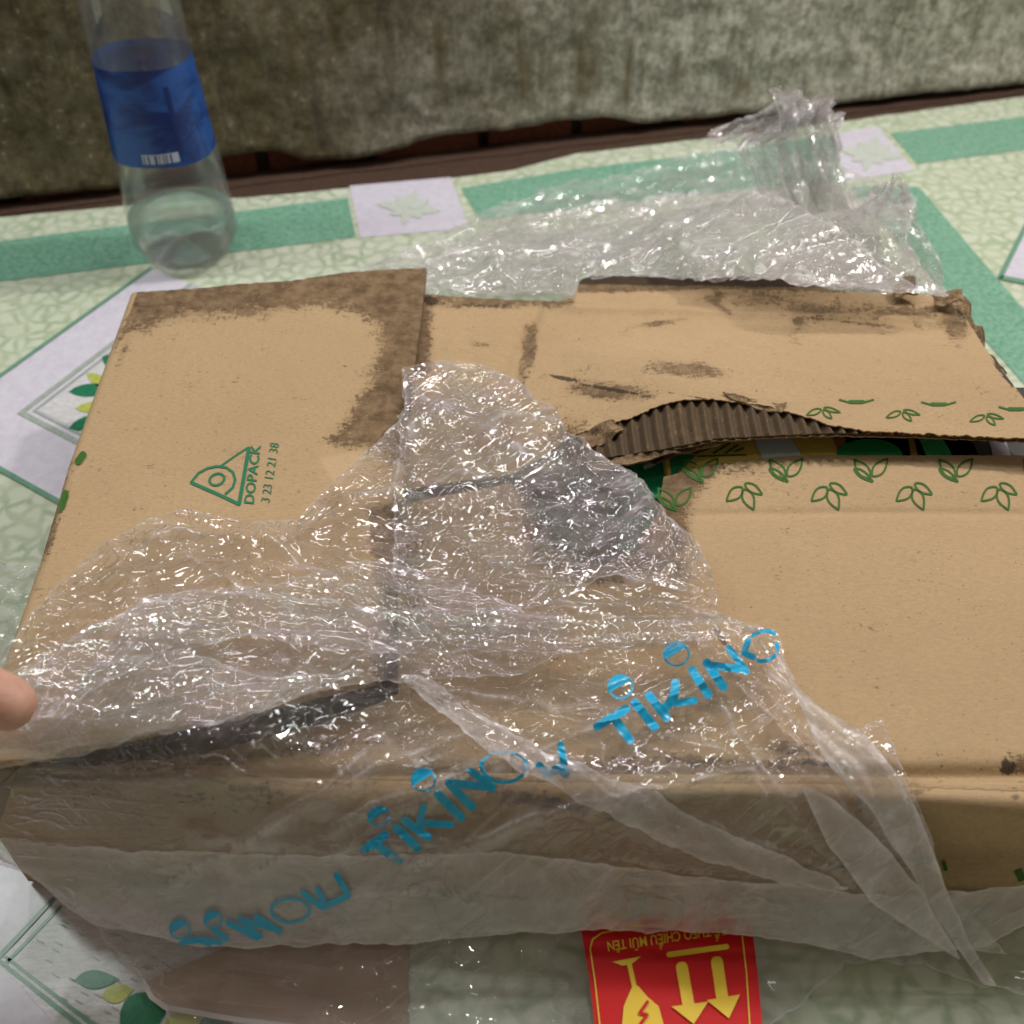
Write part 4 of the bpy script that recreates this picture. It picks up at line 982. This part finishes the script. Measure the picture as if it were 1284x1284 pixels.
# ------------------------------------------------------------------ film behind the box
rear = thing('plastic_wrap', 'bunched clear film behind the box with a twisted tuft standing up at the right', 'plastic wrap', tuple(float(q) for q in P(850, 330, 0)))
polyR = [(430, 345), (500, 318), (560, 290), (600, 268), (700, 232), (800, 212), (900, 186), (960, 176), (1010, 200), (1060, 210), (1110, 225), (1150, 250), (1135, 300), (1165, 350), (1196, 376), (1210, 400), (1190, 372), (1140, 364), (1050, 360), (1000, 350), (730, 346), (718, 370), (560, 368), (440, 364)]
rz_ = lambda x, y: .006 + .045 * sm(.62, .50, y) + .03 * sm(.05, .16, x) * sm(.70, .56, y)
film_sheet('film_sheet', polyR, rz_, M_filmr, rear, .0011, 700, 1.1, .001, 4.0, lambda X, Y: .012 * folds(X, Y, .45, .035, .2, 91))
polyR2 = [(470, 350), (560, 318), (640, 280), (760, 250), (960, 236), (1070, 300), (1130, 350), (1160, 366), (1050, 360), (900, 348), (730, 346), (718, 368), (600, 368)]
film_sheet('film_sheet', polyR2, lambda x, y: rz_(x, y) + .010, M_filmr, rear, .0011, 740, 1.2, .001, 5.0, lambda X, Y: .010 * folds(X, Y, .5, .03, .2, 93))
def tuft(name, line, wid, depth, seed, nu=150, nv=260):
    """a hanging gathered sheet: centre line in the place, width along x, pleats in depth"""
    t = np.linspace(0, 1, nv)[:, None]; s = np.linspace(-1, 1, nu)[None]
    L = np.array(line); k = np.linspace(0, 1, len(L))
    cx = np.interp(t, k, L[:, 0]); cy = np.interp(t, k, L[:, 1]); cz = np.interp(t, k, L[:, 2])
    W = np.interp(t, np.linspace(0, 1, len(wid)), wid)
    pl = np.sin(s * 9 + 2 * perlin(s * 2, t * 3, seed) + seed) + .6 * np.abs(perlin(s * 5, t * 4, seed + 1)) * 3 + .5 * np.abs(perlin(s * 12, t * 9, seed + 2)) * 2
    X = cx + W * s * (1 + .12 * perlin(t * 5, s * 1.5, seed + 3)) + .004 * perlin(t * 8, s * 6, seed + 5)
    Y = cy + depth * (.4 + W / max(wid)) * pl
    Z = cz + .005 * perlin(s * 4, t * 2, seed + 4) + .006 * np.sin(s * 2.2 + seed) * (1 - t)
    N = nu * nv; i = np.arange(N).reshape(nv, nu)
    F = np.stack([i[:-1, :-1].ravel(), i[:-1, 1:].ravel(), i[1:, 1:].ravel(), i[1:, :-1].ravel()], 1).tolist()
    e = np.exp(-(1 - abs(s)) * 14) + 0 * t
    return mesh(name, np.stack([X, Y, Z], -1).reshape(-1, 3), F, M_tuft, rear, True, {'edge': e.ravel(), 'calm': e.ravel() * 0})
def at_depth(px, py, Y):
    d = ray(px, py); return np.array([0, 0, CAMZ]) + d * (Y / d[1])
line = [at_depth(1012, 128, .60), at_depth(1012, 160, .595), at_depth(1018, 210, .585), at_depth(1035, 270, .57), at_depth(1060, 340, .55), at_depth(1075, 385, .53)]
tuft('film_tuft', line, [.022, .017, .019, .024, .026, .030], .006, 801)
line = [at_depth(1020, 135, .605), at_depth(990, 175, .60), at_depth(1000, 230, .59), at_depth(1030, 300, .58), at_depth(1060, 372, .56)]
tuft('film_tuft', line, [.014, .030, .022, .026, .050], .006, 811)
line = [at_depth(1015, 128, .61), at_depth(985, 145, .61), at_depth(950, 165, .61), at_depth(925, 180, .61)]
tuft('film_tuft', line, [.006, .010, .016, .020], .004, 821, 80, 120)
line = [at_depth(1120, 235, .56), at_depth(1110, 280, .555), at_depth(1115, 330, .545), at_depth(1130, 385, .53)]
tuft('film_tuft', line, [.010, .022, .030, .030], .005, 831, 120, 160)

# ------------------------------------------------------------------ hand holding the wrap at the left
def skinmat():
    t = NT('skin'); p = t.pos(); n = t.noise(p, 90, 4); f = t.noise(p, 1500, 3)
    c = t.mix(t.ramp(n, .3, .7), (.50, .26, .185), (.62, .36, .27))
    return t.done(t.bsdf(c, .45, .4, t.bump(t.math('ADD', f, t.noise(t.pos((.3, 1, 1)), 700, 3)), .5, .0004), Subsurface_Weight=.15, Subsurface_Radius=(.006, .002, .001), Subsurface_Scale=1.0))
tip = P(52, 902, .118)
hand = thing('person', 'hand reaching in from the left edge, fingertip pressing the plastic wrap', 'person', tuple(float(q) for q in tip))
def skin(name, nodes, edges, m, parent, sub=2):
    me = D.meshes.new(name); me.from_pydata([n_[0] for n_ in nodes], edges, []); o = D.objects.new(name, me); COL.objects.link(o)
    md = o.modifiers.new('skin', 'SKIN'); md.use_smooth_shade = True; md.branch_smoothing = .5
    for i, n_ in enumerate(nodes):
        v = me.skin_vertices[0].data[i]; v.radius = (n_[1], n_[1]); v.use_root = (i == 0)
    ss = o.modifiers.new('sub', 'SUBSURF'); ss.levels = sub; ss.render_levels = sub
    dg = bpy.context.evaluated_depsgraph_get(); m2 = D.meshes.new_from_object(o.evaluated_get(dg)); D.objects.remove(o)
    m2.polygons.foreach_set('use_smooth', [True] * len(m2.polygons)); m2.name = name
    return link(name, m2, m, parent)
T = Vector(tip)
def V3(x, y, z): return tuple(T + Vector((x, y, z)))
nodes = [(V3(-.115, -.035, .018), .022), (V3(-.170, -.075, .030), .024), (V3(-.230, -.120, .045), .028), (V3(-.085, -.020, .014), .021)]
edges = [(0, 1), (1, 2), (0, 3)]
def fing(base, pts):
    p_ = base
    for (q, r) in pts: nodes.append((V3(*q), r)); edges.append((p_, len(nodes) - 1)); p_ = len(nodes) - 1
fing(3, [((-.060, .004, .012), .0105), ((-.034, .008, .012), .0095), ((-.014, .004, .006), .0088), ((-.001, .000, .001), .0078)])        # index, straight to the film
fing(3, [((-.070, -.022, .012), .0105), ((-.040, -.028, .004), .0095), ((-.022, -.022, -.008), .0088), ((-.014, -.014, -.018), .0072)])
fing(3, [((-.078, -.042, .006), .0098), ((-.054, -.052, -.004), .0088), ((-.042, -.044, -.016), .0080), ((-.042, -.032, -.022), .0068)])
fing(0, [((-.100, -.062, .002), .0090), ((-.082, -.070, -.008), .0080), ((-.072, -.062, -.018), .0070), ((-.072, -.052, -.022), .0060)])
fing(0, [((-.100, -.010, -.008), .0120), ((-.070, .004, -.020), .0105), ((-.042, .002, -.024), .0095), ((-.024, -.004, -.022), .0080)])   # thumb beneath
skin('hand', nodes, edges, skinmat(), hand)
